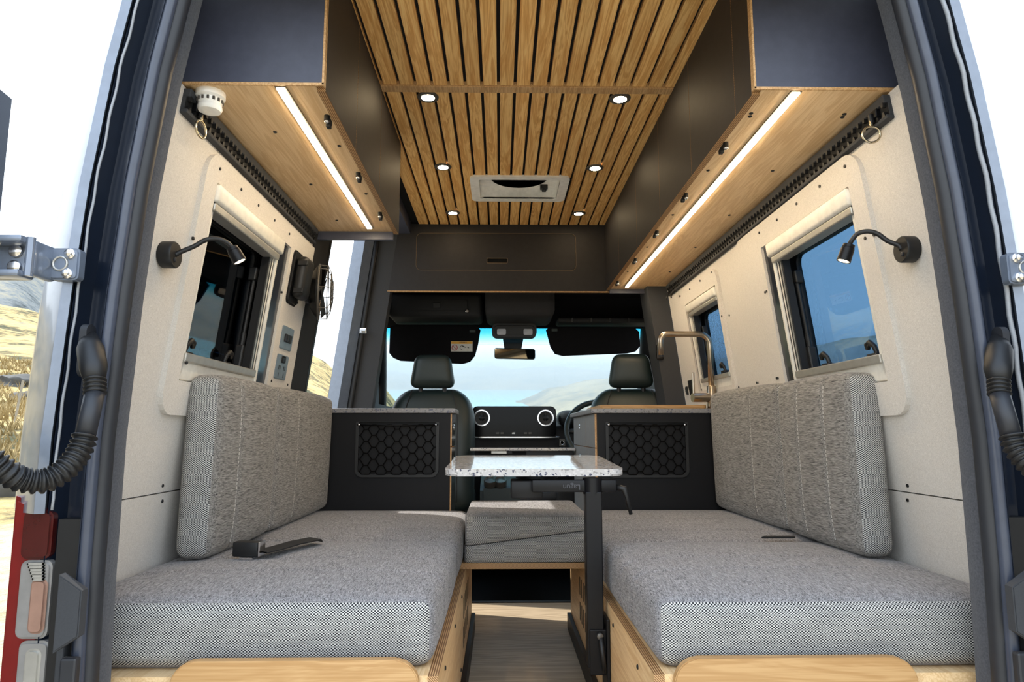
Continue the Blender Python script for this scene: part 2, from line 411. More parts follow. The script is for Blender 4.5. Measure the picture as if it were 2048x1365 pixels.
struct('roof', MB().box(-.80, .80, 1.18, 3.6, 1.93, 1.97).box(-.84, -.80, 1.26, 2.49, 1.5, 1.95).box(-.80, -.62, 1.22, 3.6, 1.90, 1.95).box(.80, .84, 1.26, 3.6, 1.5, 1.95).box(-.72, .72, 1.15, 1.24, 1.70, 1.95), 'navy_paint', 'dark steel van roof above the ceiling lining')

# ---- side walls: dark shell with window holes, fabric panels as parts
def cells(mb, y0, y1, z0, z1, holes, w0, w1, bev=0):
    ys = sorted({y0, y1, *[h[0] for h in holes], *[h[1] for h in holes]}); zs = sorted({z0, z1, *[h[2] for h in holes], *[h[3] for h in holes]})
    for a, b in zip(ys, ys[1:]):
        for c, d in zip(zs, zs[1:]):
            my, mz = (a+b)/2, (c+d)/2
            if any(h[0] < my < h[1] and h[2] < mz < h[3] for h in holes): continue
            mb.box(w0, w1, a, b, c, d)
    return mb
WL = (1.585, 2.185, .885, 1.362); WR = (1.585, 2.165, .885, 1.362); WS = (2.655, 3.10, .945, 1.345)
wl = struct('wall_left', cells(MB(), 1.46, 2.44, -.02, 1.52, [WL], -.085, -.011), 'black_matte', 'left van side wall lined with beige fabric panels', fn=wall(-1))
wr = struct('wall_right', cells(MB(), 1.46, 3.40, -.02, 1.52, [WR, WS], -.085, -.011), 'black_matte', 'right van side wall lined with beige fabric panels', fn=wall(1))
def panel(s, par, y0, y1, z0, z1, holes=()): return mk('fabric_panel', cells(MB(), y0, y1, z0, z1, holes, -.012, 0), 'wall_fabric', par, fn=wall(s))
panel(-1, wl, 1.245, 2.435, .0, .618); panel(-1, wl, 1.245, 2.435, .621, 1.496, [WL])
panel(1, wr, 1.245, 3.395, .0, .618); panel(1, wr, 1.245, 2.389, .621, 1.496, [WR]); panel(1, wr, 2.392, 3.395, .621, 1.496, [WS])
# raised fabric surrounds round the windows (they stand proud of the panels)
def surround(s, par, oy0, oy1, oz0, oz1, hole, r, w=.012):
    o = rrect(oy0, oy1, oz0, oz1, r, 6); i = rrect(hole[0], hole[1], hole[2], hole[3], .004, 6)
    mb = MB().ring(o, i, 0, -.005, w)
    return mk('window_surround', mb, 'wall_fabric', par, fn=wall(s))
surround(-1, wl, 1.535, 2.43, .80, 1.425, (WL[0]+.012, WL[1], .88, 1.36), [.055, .004, .004, .06])
surround(1, wr, 1.535, 2.385, .80, 1.435, (WR[0]+.012, WR[1], .88, 1.36), [.055, .004, .05, .06])
surround(1, wr, 2.625, 3.16, .80, 1.41, (WS[0], WS[1], WS[2], WS[3]), [.03, .004, .05, .045])
# screw caps: one mesh shared
capL = mk('screw_cap', MB().lathe([(.0042, -.002), (.0042, .0015), (.003, .003)], (0, 0, 0), (1, 0, 0), 10), 'black', None)
def cap_on_wall(s, par, px, py, w=.0125, first=[True]):
    y, z = atw(px, py, s); l = V3((s*(wx(z)-w), y, z))
    if first[0]: first[0] = False; capL.location = l; adopt(capL, par); return
    inst(capL, l, par)
for q in ((430,338),(473,379),(508,411),(541,441),(571,468),(376,477),(393,482),(345,725),(363,726),(556,585),(588,606),(535,762),(568,770),(325,972),(324,1003)): cap_on_wall(-1, wl, *q, .012 if q[0] > 360 else .0)
for q in ((1700,333),(1649,373),(1602,408),(1562,440),(1526,466),(1741,477),(1759,470),(1776,718),(1796,718),(1816,972),(1816,1001),(1538,585),(1541,583),(1492,612),(1496,611),(1514,766),(1518,766),(1561,757),(1564,757),(1429,545),(1406,562),(1385,579),(1365,593),(1450,633),(1459,631),(1470,774),(1478,775)): cap_on_wall(1, wr, *q, .012 if 1520 < q[0] < 1760 or 1360 < q[0] < 1455 else .0)

# ---- windows
def window(s, name, label, y0, y1, z0, z1, small=False):
    T = thing(name, label, 'window', (s*wx(z0), (y0+y1)/2, z0), kind='structure'); fn = wall(s)
    k = .82 if small else 1
    fr = MB()
    fr.box(-.03, .006, y0, y1, z0-.012, z0+.035*k, .003)              # bottom board
    fr.box(-.012, .010, y1-.014, y1, z0, z1, .003)                      # far jamb, outer
    fr.box(-.03, .006, y0, y0+.02, z0, z1, .003)
    mk('frame', fr, 'white_plastic', T, fn=fn)
    c = MB().box(-.03, .022, y0-.003, y1+.006, z1-.045*k, z1, .008, seg=3)
    ca = mk('blind_cassette', c, 'white_plastic', T, fn=fn, smooth=40)
    mk('blind_edge', MB().box(-.02, .016, y0, y1-.01, z1-.066*k, z1-.047*k, .003), 'alu', T, fn=fn)
    mk('blind_slot', MB().box(-.02, .012, y0, y1-.01, z1-.0475*k, z1-.0445*k), 'black', ca, fn=fn)
    for j, (a, b, mt, wi) in enumerate(((.014, .023, 'black', .003), (.023, .030, 'white_plastic', .004), (.030, .038, 'black', .003), (.038, .043, 'alu', .003), (.043, .053, 'black', .001))):
        mk('guide_rail', MB().box(-.022, wi, y1-b*k, y1-a*k, z0+.03*k, z1-.05*k), mt, T, fn=fn)
    mk('sill_rail', MB().box(-.03, .013, y0+.01, y1-.022, z0+.03*k, z0+.052*k, .003), 'alu', T, fn=fn)
    mk('gap_shade', MB().box(-.04, .004, y1+.001, (2.183 if s < 0 else 2.163) if not small else 3.099, z0-.005, z1), 'navy_paint', T, fn=fn)  # dark box added to fill the jamb gap, standing in for its shade
    o = rrect(y0-.01, y1+.02, z0-.01, z1+.01, .01); i = rrect(y0+.02, y1-.035*k, z0+.045, z1-.05, .03)
    mk('rubber_frame', MB().ring(o, i, 0, -.066, -.05), 'black', T, fn=fn)
    mk('pane', MB().prism(rrect(y0, y1-.01*k, z0+.02, z1-.02, .03), 0, -.060, -.056), 'tinted', T, fn=fn)
    st = MB().cyl((-.035, y1-.05*k, z1-.13), (-.035, y1-.05*k, z0+.2*(z1-z0)+.0), .006, 10).cyl((-.035, y1-.05*k, z0+.35*(z1-z0)), (-.035, y1-.05*k, z0+.11), .0085, 10)
    st.box(-.05, -.022, y1-.065*k, y1-.035*k, z0+.05, z0+.125, .006).box(-.05, -.026, y1-.065*k, y1-.035*k, z1-.14, z1-.10, .004)
    mk('gas_stay', st, 'black_plastic', T, fn=fn)
    for t in ((.24, .74) if not small else (.5,)):
        yc = y0+t*(y1-y0); q = MB().box(-.055, -.03, yc-.022, yc+.022, z0+.048, z0+.066, .004)
        q.tube([(-.04, yc-.016, z0+.06), (-.036, yc-.014, z0+.082), (-.034, yc, z0+.094), (-.034, yc+.014, z0+.088), (-.036, yc+.018, z0+.078)], [.006, .007, .008, .008, .006], 8)
        mk('latch', q, 'black_plastic', T, fn=fn, smooth=50)
    return T
window(-1, 'window_1', 'dark camper window with roller blind over left bench', 1.60, 2.095, .895, 1.357)
window(1, 'window_2', 'large blue tinted camper window over right bench', 1.60, 2.105, .895, 1.357)
window(1, 'window_3', 'small tinted camper window behind the tap', 2.66, 3.075, .955, 1.338, True)

# ---- left doorway: trim behind the bench, slid-back door, B-pillar
def zstrip(mb, prof, zs, mi=0):                                     # plan polygon per height, lofted
    rings = [[mb.b.verts.new((x, y, z)) for x, y in prof(z)] for z in zs]
    nn = len(rings[0])
    for A, B in zip(rings, rings[1:]):
        for i in range(nn): f = mb.b.faces.new((A[i], A[(i+1) % nn], B[(i+1) % nn], B[i])); f.material_index = mi
    for q in (rings[0], rings[-1]): f = mb.b.faces.new(q); f.material_index = mi
    return mb
t1 = struct('trim_1', zstrip(MB(), lambda z: [(-wx(z)+.004, 2.437), (-wx(z)+.0, 2.66), (-wx(z)-.1, 2.66), (-wx(z)-.1, 2.437)], (-.05, .6, 1.2, 1.75)), 'cab_plastic', 'dark grey trim of the doorway behind the left bench')
mk('painted_flange', zstrip(MB(), lambda z: [(-wx(z)-.012, 2.662), (-wx(z)-.012, 2.715), (-wx(z)-.1, 2.715), (-wx(z)-.1, 2.662)], (-.05, .6, 1.2, 1.75)), 'plate_blue', t1)
mk('door_rubber', zstrip(MB(), lambda z: [(-wx(z)+.002, 2.645), (-wx(z)+.002, 2.668), (-wx(z)-.02, 2.668), (-wx(z)-.02, 2.645)], (-.05, .6, 1.2, 1.75)), 'black', t1)
d2 = struct('door_2', cells(MB(), 1.63, 2.70, -.25, 1.78, [(1.78, 2.55, 1.0, 1.5)], -.17, -.12), 'navy_paint', 'sliding side door pushed back outside the left window', fn=wall(-1))
mk('pane', MB().box(-.155, -.15, 1.76, 2.57, .98, 1.52), 'tinted', d2, fn=wall(-1))
mk('inner_panel', MB().box(-.12, -.11, 1.66, 2.6, -.1, .93, .01), 'cab_plastic', d2, fn=wall(-1))
mk('sill_rail', MB().box(-.118, -.108, 1.68, 2.52, 1.0, 1.5, .004), 'cab_plastic', d2, fn=wall(-1))
# B-pillar left (forward end of the doorway) and right
def bp(y0, y1, o0, o1, top=1.86): return lambda z: [(-wx(z)*1.0+o0, y0), (-wx(z)+o1, y1), (-wx(z)-.15, y1), (-wx(z)-.15, y0)]
zz = (-.2, .5, 1.0, 1.35, 1.6, 1.86)
t2 = struct('trim_2', zstrip(MB(), lambda z: [(-wx(z)+.0, 3.475), (-wx(z)+.105, 3.50), (-wx(z)+.105, 3.58), (-wx(z)-.12, 3.6), (-wx(z)-.12, 3.475)], zz), 'cab_grey', 'grey pillar trim between side doorway and passenger seat')
mk('painted_flange', zstrip(MB(), lambda z: [(-wx(z)-.045, 3.40), (-wx(z)-.01, 3.45), (-wx(z)-.1, 3.46), (-wx(z)-.1, 3.40)], zz), 'silver_paint', t2)
mk('door_rubber', MB().tube([(-wx(z)+.004, 3.462, z) for z in zz], .013, 8), 'black', t2, smooth=True)
mk('door_striker', MB().box(-.8, -.76, 3.43, 3.45, 1.255, 1.285, .006).cyl((-.785, 3.425, 1.27), (-.765, 3.425, 1.27), .008), 'chrome', t2)
t3 = struct('trim_3', zstrip(MB(), lambda z: [(wx(z)-.10, 3.40), (wx(z)+.0, 3.40), (wx(z)+.12, 3.6), (wx(z)-.10, 3.58)], zz), 'cab_grey', 'grey pillar trim beside the driver seat')
mk('belt_guide', MB().box(.70, .735, 3.392, 3.402, 1.12, 1.2, .01), 'black', t3)
struct('wall_header', MB().box(-.5, .5, 3.532, 3.56, 1.72, 1.95).box(-.86, -.5, 3.52, 3.56, 1.50, 1.9).box(.5, .86, 3.52, 3.56, 1.50, 1.9).box(-.80, -.56, 2.49, 3.5, 1.80, 1.9), 'laminate', 'dark lining above side doorway and cab opening')

# ================================================================== rear door opening
# photo edges of the left corner measured at several heights -> (inner felt, felt/seal, seal/channel, channel/body, outer skin)
ROW = [(-.62, 1.78, -.655), (-.665, 1.60, -.70), (-.70, 1.425, -.728), (-.742, 1.0, -.765), (-.757, .75, -.78), (-.76, .51, -.785), (-.755, .33, -.78), (-.755, -.1, -.78)]
def prof_at(z):                                                      # inner edge |X| by height
    R_ = [(.64, 1.80), (.678, 1.60), (.708, 1.425), (.735, 1.2), (.750, 1.0), (.762, .75), (.762, .51), (.758, .33), (.755, -.5)]
    for (a, za), (b, zb) in zip(R_, R_[1:]):
        if zb <= z <= za: return b+(a-b)*(z-zb)/(za-zb)
    return R_[0][0] if z > 1.8 else R_[-1][0]
ZS = [-.45, -.2, .1, .33, .51, .63, .75, .88, 1.0, 1.1, 1.2, 1.31, 1.425, 1.5, 1.6, 1.7, 1.8]
def corner(s, name, label):
    T = thing(name, label, 'wall', (s*.78, 1.25, 0), kind='structure')
    def P(pts): return lambda z: [(s*(prof_at(z)+o), y) for o, y in pts]
    mk('felt_trim', zstrip(MB(), P([(0, 1.262), (-.003, 1.24), (0, 1.222), (.03, 1.215), (.12, 1.24), (.12, 1.262)]), ZS), 'felt', T, smooth=50)
    sp = [(prof_at(z)+.006, 1.203, z) for z in ZS]
    mk('rubber_seal', MB().tube([(s*x, y, z) for x, y, z in sp], .0165, 14), 'rubber', T, smooth=True)
    mk('seal_lip', MB().tube([(s*(x+.006), y-.019, z) for x, y, z in sp], .0105, 12), 'rubber_blue', T, smooth=True)
    mk('door_channel', zstrip(MB(), P([(.016, 1.172), (.03, 1.215), (.07, 1.222), (.086, 1.194), (.12, 1.26), (.03, 1.26)]), ZS), 'navy_paint', T, smooth=40)
    mk('sealant_bead', MB().tube([(s*(prof_at(z)+.079), 1.193+.002*math.sin(z*60), z) for z in [v*.02+.63 for v in range(57)]], .0024 if s < 0 else .0042, 6), 'sealant', T, smooth=True)
    zb = [.625, .75, .88, 1.0, 1.1, 1.2, 1.31, 1.425, 1.5, 1.6, 1.7, 1.8]
    def body(z):
        k = 1+max(0, (z-1.0))*-.12
        return [(s*(prof_at(z)+.086), 1.186), (s*(prof_at(z)+.10), 1.18), (s*(prof_at(z)+.155*k), 1.215), (s*(prof_at(z)+.205*k), 1.285), (s*(prof_at(z)+.225*k), 1.40), (s*(prof_at(z)+.23*k), 3.4), (s*(prof_at(z)+.20*k), 3.4), (s*(prof_at(z)+.19*k), 1.42), (s*(prof_at(z)+.12), 1.26)]
    mk('body_corner', zstrip(MB(), lambda z: [(q[0], min(q[1], 1.5)) for q in body(z)], zb), 'silver_paint', T, smooth=35)
    return T
cl = corner(-1, 'wall_rear_left', 'rear left door frame with felt trim and rubber seal')
cr_ = corner(1, 'wall_rear_right', 'rear right door frame with felt trim and rubber seal')
# ---- hinges, conduits, lamp cluster, door
def hinge(s, label):
    T = thing('door_hinge', label, 'hinge', (s*.86, 1.19, 1.04), 'rear door hinges')
    def q(o, y, z): return V3((s*o, y, z))
    c = at(134, 531, 1.175); x0 = abs(c.x); z0 = c.z
    mk('mount_plate', MB().prism(rrect(x0-.027, x0+.024, z0-.028, z0+.028, .008), 1, 1.163, 1.185, bev=.003).map(lambda v: V3((s*v.x, v.y, v.z))), 'silver_paint', T, smooth=40)
    mk('plate_ring', MB().tube([(s*(x0+.004+.012*math.cos(t)), 1.162, z0+.012*math.sin(t)) for t in [2*PI*i/20 for i in range(20)]], .002, 6, closed=True), 'alu', T, smooth=True)
    for dx, dz in ((-.012, .017), (-.010, -.018)):
        mk('bolt', MB().lathe([(.009, 0), (.009, .003), (.006, .004), (.006, .009), (.003, .011)], (s*(x0+dx), 1.163, z0+dz), (0, -1, 0), 14), 'chrome', T, smooth=40)
    arm = MB().box(s*(x0+.018), s*(x0+.034), 1.12, 1.178, z0-.03, z0+.030, .005).box(s*(x0+.03), s*(x0+.105), 1.10, 1.14, z0+.022, z0+.034, .004).box(s*(x0+.03), s*(x0+.105), 1.10, 1.14, z0-.036, z0-.024, .004)
    arm.box(s*(x0+.03), s*(x0+.09), 1.135, 1.145, z0-.03, z0+.03, .002)
    am = mk('hinge_arm', arm, 'silver_paint', T, smooth=40)
    for dz in (-.013, .014): mk('bolt', MB().lathe([(.011, 0), (.011, .004), (.008, .006)], (s*(x0+.06), 1.134, z0+dz), (0, -1, 0), 14), 'chrome', am, smooth=40)
    mk('hinge_pin', MB().cyl((s*(x0+.026), 1.118, z0-.033), (s*(x0+.026), 1.118, z0+.033), .007, 12), 'silver_paint', T)
hinge(-1, 'silver steel hinge on the left rear pillar'); hinge(1, 'silver steel hinge on the right rear pillar')
d1 = struct('door_1', MB().prism([(-.985, 1.20), (-.972, 1.185), (-.968, 1.15), (-1.16, .42), (-1.23, .42), (-1.03, 1.19)], 2, -.35, 1.30), 'navy_paint', 'open left rear door seen edge on')
mk('door_rubber', MB().tube([(-.972, 1.13, z) for z in (-.3, .5, 1.0, 1.35)], .009, 8), 'rubber', d1, smooth=True)
mk('window_frame', MB().prism([(-.985, 1.20), (-.972, 1.185), (-.968, 1.15), (-1.0, 1.05), (-1.06, 1.05), (-1.03, 1.19)], 2, 1.30, 1.36), 'navy_paint', d1)
d3 = struct('door_3', MB().prism([(.985, 1.20), (.972, 1.185), (.968, 1.15), (1.16, .42), (1.23, .42), (1.03, 1.19)], 2, -.35, 1.75), 'navy_paint', 'open right rear door outside the frame')

def conduit(s, label):
    T = thing('cable_conduit', label, 'cable', (s*.79, 1.15, .9), 'door cable conduits')
    def A(x, y, Y):
        v = at(x if s < 0 else 2048+0-x-0, y, Y); return v
    def mir(p): return V3((s*abs(p.x), p.y, p.z))
    b0 = [mir(at(px, py, Y)) for px, py, Y in ((178, 672, 1.175), (181, 700, 1.155), (187, 735, 1.135), (189, 762, 1.12))]
    mk('boot', MB().tube(b0, [.012, .021, .021, .0155], 16), 'black_plastic', T, smooth=True)
    mk('boot_flange', MB().prism(rrect(-.014, .014, -.045, .045, .0135, 7), 0, -.006, .006).map(lambda v: v+V3((s*(abs(b0[1].x)+.014), b0[1].y+.012, b0[1].z))), 'rubber', T, smooth=40)
    def ribbed(name, pts, r, pitch, par, amp=.0028):
        P = []; L = 0
        for a, b in zip(pts, pts[1:]):
            m = max(2, int((b-a).length/(pitch/6)))
            for i in range(m): P.append(a.lerp(b, i/m))
        P.append(pts[-1]); rr = []; L = 0
        for i, p in enumerate(P):
            if i: L += (p-P[i-1]).length
            rr.append(r+amp*math.sin(2*PI*L/pitch))
        return mk(name, MB().tube(P, rr, 14), 'black_plastic', par, smooth=True)
    ribbed('collar', [mir(at(*q)) for q in ((190, 760, 1.118), (190, 788, 1.11))], .0155, .0075, T, .0022)
    mk('straight_hose', MB().tube([mir(at(*q)) for q in ((190, 786, 1.11), (180, 830, 1.10), (170, 875, 1.09))], .0148, 14), 'rubber', T, smooth=True)
    import itertools
    ctl = [mir(at(*q)) for q in ((170, 872, 1.09), (158, 905, 1.08), (130, 940, 1.06), (90, 962, 1.04), (45, 960, 1.02), (10, 942, 1.0), (-40, 900, .98), (-90, 850, .97))]
    sm = []
    for i in range(len(ctl)-1):
        p0, p1, p2, p3 = ctl[max(i-1, 0)], ctl[i], ctl[i+1], ctl[min(i+2, len(ctl)-1)]
        for k in range(8):
            t = k/8; sm.append(.5*((2*p1)+(p2-p0)*t+(2*p0-5*p1+4*p2-p3)*t*t+(3*p1-p0-3*p2+p3)*t**3))
    ribbed('ribbed_hose', sm+[ctl[-1]], .0165, .0092, T)
conduit(-1, 'black ribbed cable conduit hanging at the left rear pillar'); conduit(1, 'black ribbed cable conduit at the right rear pillar')

T = thing('tail_light', 'tall red tail light cluster below left rear corner', 'light', (-.9, 1.2, .2))
def tl(x0, x1, y0, y1, Y, mat, name, par, th=.03, r=.012):
    a = at(x0, y0, Y); b = at(x1, y1, Y)
    return mk(name, MB().prism(rrect(a.x, b.x, b.z, a.z, r), 1, Y, Y+th, bev=.004), mat, par, smooth=40)
a = at(100, 1005, 1.20)
hs = MB().prism([(at(2, 1420, 1.21).x, -.1), (at(88, 1420, 1.21).x, -.1), (at(101, 1018, 1.21).x, at(101, 1018, 1.21).z), (at(36, 992, 1.21).x, at(36, 992, 1.21).z)], 1, 1.20, 1.29, bev=.006)
mk('red_housing', hs, 'red_lens', T, smooth=40)
tl(46, 97, 1022, 1120, 1.192, 'red_dark', 'brake_lens', T, .02)
rl = tl(40, 90, 1122, 1280, 1.192, 'clear_lens', 'indicator_lens', T, .02)
tl(60, 84, 1160, 1270, 1.188, 'orange_lens', 'bulb_reflector', rl, .01, .01)
for i in range(6): tl(52+i*2, 88, 1128+i*6, 1131+i*6, 1.187, 'alu', 'reflector_rib', rl, .006, .001)
rl2 = tl(36, 87, 1284, 1420, 1.192, 'clear_lens', 'reversing_lens', T, .02)
tl(48, 70, 1300, 1420, 1.188, 'alu', 'bulb_reflector', rl2, .01, .01)
def lower(s):
    par = cl if s < 0 else cr_
    def mx(b): return b.map(lambda v: V3((s*abs(v.x), v.y, v.z)))
    mk('lower_jamb', mx(MB().box(.765, .826, 1.19, 1.25, -.4, .615)), 'black', par)
    mk('jamb_strip', mx(MB().box(.79, .802, 1.172, 1.20, -.3, .515, .003)), 'cab_grey', par)
    p0, p1 = at(143, 1045, 1.16), at(190, 1060, 1.16)
    mk('striker_bracket', mx(MB().prism([(.788, .535), (.75, .51), (.75, .44), (.788, .415)], 1, 1.14, 1.16, bev=.002)), 'cab_grey', par)
    mk('latch_plate', mx(MB().box(.755, .782, 1.15, 1.165, .05, .405, .004)), 'rubber', par)
    mk('latch_loop', mx(MB().tube([(.775, 1.14, .0), (.775, 1.135, .1), (.78, 1.135, .22), (.787, 1.14, .25)], .004, 8)), 'alu_dark', par)
lower(-1); lower(1)

# ================================================================== OVERHEAD CABINETS
def overhead(s, label, y1, seams, latches, leds, screws):
    y0 = 1.385; zb = 1.500; zt = 1.848; T = thing('overhead_cabinet', label, 'cabinet', (s*.6, y0, zb))
    X = lambda a: s*a
    def bx(a0, a1, *r, **k): return MB().box(min(X(a0), X(a1)), max(X(a0), X(a1)), *r, **k)
    mk('end_panel', bx(.469, .79, y0, y0+.015, zb+.004, zt), 'laminate', T)
    mk('edge_band', bx(.465, .79, y0-.001, y0+.004, zb-.002, zb+.004).box(min(X(.4645), X(.469)), max(X(.4645), X(.469)), y0-.001, y0+.0155, zb, zt), 'oak_edge', T)
    bp_ = mk('bottom_panel', bx(.484, .795, y0+.002, y1-.002, zb-.0, zb+.016), 'oak_y', T)
    if s < 0: mk('far_panel', bx(.484, .79, y1-.018, y1-.001, zb-.03, zt), 'laminate', T)
    else: mk('far_panel', bx(.484, .79, y1-.02, y1-.001, zb-.022, zb), 'laminate', T)
    for a, b in zip(seams, seams[1:]):
        g = .0012
        d = mk('door', MB().box(min(X(.465), X(.4835)), max(X(.465), X(.4835)), a+g, b-g, zb-.006, zt, edge=1, big=0), ['laminate_brown', 'ply_edge'], T)
        for yl in latches:
            if a < yl < b:
                q = MB().box(X(.494)-.005, X(.494)+.005, yl-.016, yl+.016, zb-.012, zb, .002).box(X(.494)-.008, X(.494)+.003, yl+.004, yl+.02, zb-.018, zb-.006, .002).cyl((X(.494), yl-.016, zb-.012), (X(.494), yl-.016, zb), .007, 10)
                l = mk('latch', q, 'black_plastic', d); mk('latch_head', MB().lathe([(.006, 0), (.006, .004), (.003, .007)], (X(.494), yl-.016, zb-.012), (0, 0, -1), 12), 'chrome', l, smooth=True)
    lb = mk('led_channel', bx(.548, .572, leds[0], leds[1], zb-.003, zb+.001), 'alu_dark', bp_)
    mk('led_strip', bx(.553, .5695, leds[0]+.004, leds[1]-.004, zb-.005, zb-.0025), 'led', bp_)
    base = None
    for xx, yy in screws:
        if base is None: base = mk('screw_cap', MB().lathe([(.005, 0), (.005, .0015), (.003, .003)], (X(xx), yy, zb), (0, 0, -1), 10), 'black', bp_)
        else: inst(base, V3((X(xx), yy, base.location.z)), bp_)
    return T
overhead(-1, 'shorter dark overhead cabinet with oak underside over the left bench', 2.485, [1.401, 1.715, 2.065, 2.484], (1.546, 1.903, 2.26), (1.392, 2.42), [(.645, 1.62), (.505, 1.70), (.655, 1.98), (.505, 2.06), (.66, 2.33)])
overhead(1, 'long dark overhead cabinet with oak underside over the right bench', 3.492, [1.401, 1.505, 1.875, 2.265, 2.665, 3.08, 3.49], (1.68, 2.058, 2.456, 2.861, 3.30), (1.392, 3.41), [(.50, 1.50), (.503, 1.515), (.72, 1.50), (.723, 1.515), (.505, 1.85), (.69, 1.85), (.505, 2.25), (.70, 2.25), (.505, 2.66), (.70, 2.66), (.505, 3.08), (.70, 3.08)])

# smoke detector
mb = MB().lathe([(.031, 0), (.031, -.012), (.025, -.016), (.025, -.026), (.0245, -.027), (.0245, -.030), (.025, -.031), (.026, -.037), (.023, -.043), (.006, -.0445), (.001, -.0445)], (-.722, 1.425, 1.500), seg=32)
tag(mk('smoke_detector', mb, 'white_bright', None, 40), 'round white smoke detector under left overhead cabinet', 'smoke detector')
sd = bpy.data.objects['smoke_detector']
for k in range(14):
    t = 2*PI*k/14; c = V3((-.722+.0253*math.cos(t), 1.425+.0253*math.sin(t), 1.479))
    mk('grille_slot', MB().box(c.x-.0022, c.x+.0022, c.y-.0022, c.y+.0022, c.z-.0035, c.z+.0035), 'alu_dark', sd)

# cargo tracks with scalloped slot, and the rings hooked into them
def track(s, y1, label):
    T = thing('cargo_track', label, 'track', (s*.76, 1.39, 1.44), 'cargo tracks')
    fn = wall(s)
    mk('rail', MB().box(-.002, .016, 1.39, y1, 1.438, 1.447, .002).box(-.002, .016, 1.39, y1, 1.474, 1.492, .002).box(-.002, .008, 1.39, y1, 1.447, 1.474), 'cab_grey', T, fn=fn)
    tm = MB(); yy = 1.395
    while yy < y1-.02:
        tm.prism([(yy, 1.444), (yy+.012, 1.444), (yy+.009, 1.455), (yy+.003, 1.455)], 0, .006, .0165).prism([(yy, 1.476), (yy+.003, 1.466), (yy+.009, 1.466), (yy+.012, 1.476)], 0, .006, .0165); yy += .0255
    mk('slot_teeth', tm, 'black', T, fn=fn); 
    mk('slot', MB().box(.006, .0085, 1.392, y1-.002, 1.447, 1.474), 'black_matte', T, fn=fn)
track(-1, 2.42, 'black cargo track under the left overhead cabinet'); track(1, 3.36, 'long black cargo track under the right overhead cabinet')
def tie(s, px, py, ang, label):
    y = 1.437; c = V3((s*(.742), y, 1.435)); T = thing('tie_down_ring', label, 'ring', (s*.748, y, 1.46), 'tie-down rings')
    mk('stud', MB().box(s*.755-.008, s*.755+.008, y-.016, y+.016, 1.455, 1.475, .003).cyl((s*.748, y, 1.447), (s*.745, y, 1.467), .0065, 12), 'black_metal', T)
    mk('eye', MB().cyl((s*.745, y, 1.440), (s*.745, y, 1.458), .0045, 10), 'gold_ring', T)
    ax = V3((math.cos(ang), math.sin(ang), 0)); cc = V3((s*.744, y, 1.421))
    mk('ring', MB().tube([cc+ax*(.019*math.cos(t))+V3((0, 0, .019*math.sin(t))) for t in [2*PI*i/28 for i in range(28)]], .0026, 8, closed=True), 'gold_ring', T, smooth=True)
tie(-1, 387, 240, 1.42, 'small brass tie-down ring on left cargo track'); tie(1, 1763, 222, -.15, 'small brass tie-down ring on right cargo track')

# ---- downlights and roof vent
pos = {2.112: 'beside the cross batten', 2.705: 'just before the roof vent', 3.30: 'beyond the roof vent'}
for yy, wh in pos.items():
    for s in (-1, 1):
        c = V3((s*.315-.008, yy, 1.850)); T = thing('downlight', 'round recessed ceiling downlight %s on the %s' % (wh, 'left' if s < 0 else 'right'), 'light', c, 'ceiling downlights')
        mk('bezel', MB().lathe([(.020, -.004), (.027, -.0055), (.034, -.004), (.0355, .001), (.020, .001)], c, seg=32), 'alu_dark', T, smooth=50)
        mk('lens', MB().lathe([(.0215, .001), (.0215, -.0048), (.016, -.0055), (.001, -.0058)], c, seg=24), 'led_disc', T, smooth=True)
T = thing('roof_vent', 'white roof vent with recessed frame in the slatted ceiling', 'vent', (0, 2.95, 1.85))
o = rrect(-.218, .214, 2.795, 3.11, .03, 6); i = rrect(-.178, .174, 2.83, 3.075, .012, 6)
mk('flange', MB().ring(o, i, 2, 1.842, 1.852), 'white_bright', T)
o2 = rrect(-.186, .182, 2.822, 3.083, .012, 6)
mk('shaft', MB().ring(o2, i, 2, 1.845, 1.985), 'white_bright', T)
mk('fan_ring', MB().lathe([(.128, -.006), (.132, .004), (.132, .012), (.112, .012), (.112, -.002), (.128, -.006)], (-.002, 2.925, 1.895), seg=48), 'white_bright', T, smooth=50)
mk('lid', MB().box(-.19, .19, 2.81, 3.09, 1.985, 1.995), 'white_plastic', T)
mk('lid_shade', MB().lathe([(.113, 0), (.113, .003), (.001, .005)], (-.002, 2.925, 1.899), seg=36), 'green_plastic', T)
mk('shaft_cover', MB().box(-.18, .176, 2.828, 3.077, 1.907, 1.912), 'white_bright', T)
mk('handle', MB().box(.10, .135, 3.052, 3.076, 1.885, 1.91, .004).box(.108, .127, 3.05, 3.07, 1.875, 1.89, .003), 'black_plastic', T)
# the ceiling lining and roof are open above the vent
for nm, z0, z1 in (('ceiling', 1.8655, 1.9), ('roof', None, None)):
    ob = bpy.data.objects[nm]
    mb = MB()
    if nm == 'ceiling': mb.box(-.62, .62, 1.22, 2.822, z0, z1).box(-.62, .62, 3.083, 3.52, z0, z1).box(-.62, -.186, 2.822, 3.083, z0, z1).box(.182, .62, 2.822, 3.083, z0, z1)
    else: mb.box(-.80, .80, 1.18, 2.822, 1.93, 1.97).box(-.8, .8, 3.083, 3.6, 1.93, 1.97).box(-.8, -.186, 2.822, 3.083, 1.93, 1.97).box(.182, .8, 2.822, 3.083, 1.93, 1.97).box(-.84, -.80, 1.26, 2.49, 1.5, 1.95).box(-.80, -.62, 1.22, 3.6, 1.90, 1.95).box(.80, .84, 1.26, 3.6, 1.5, 1.95).box(-.72, .72, 1.15, 1.24, 1.70, 1.95)
    for v in mb.b.verts: v.co -= ob.location
    bmesh.ops.recalc_face_normals(mb.b, faces=mb.b.faces); mb.b.to_mesh(ob.data); mb.b.free()

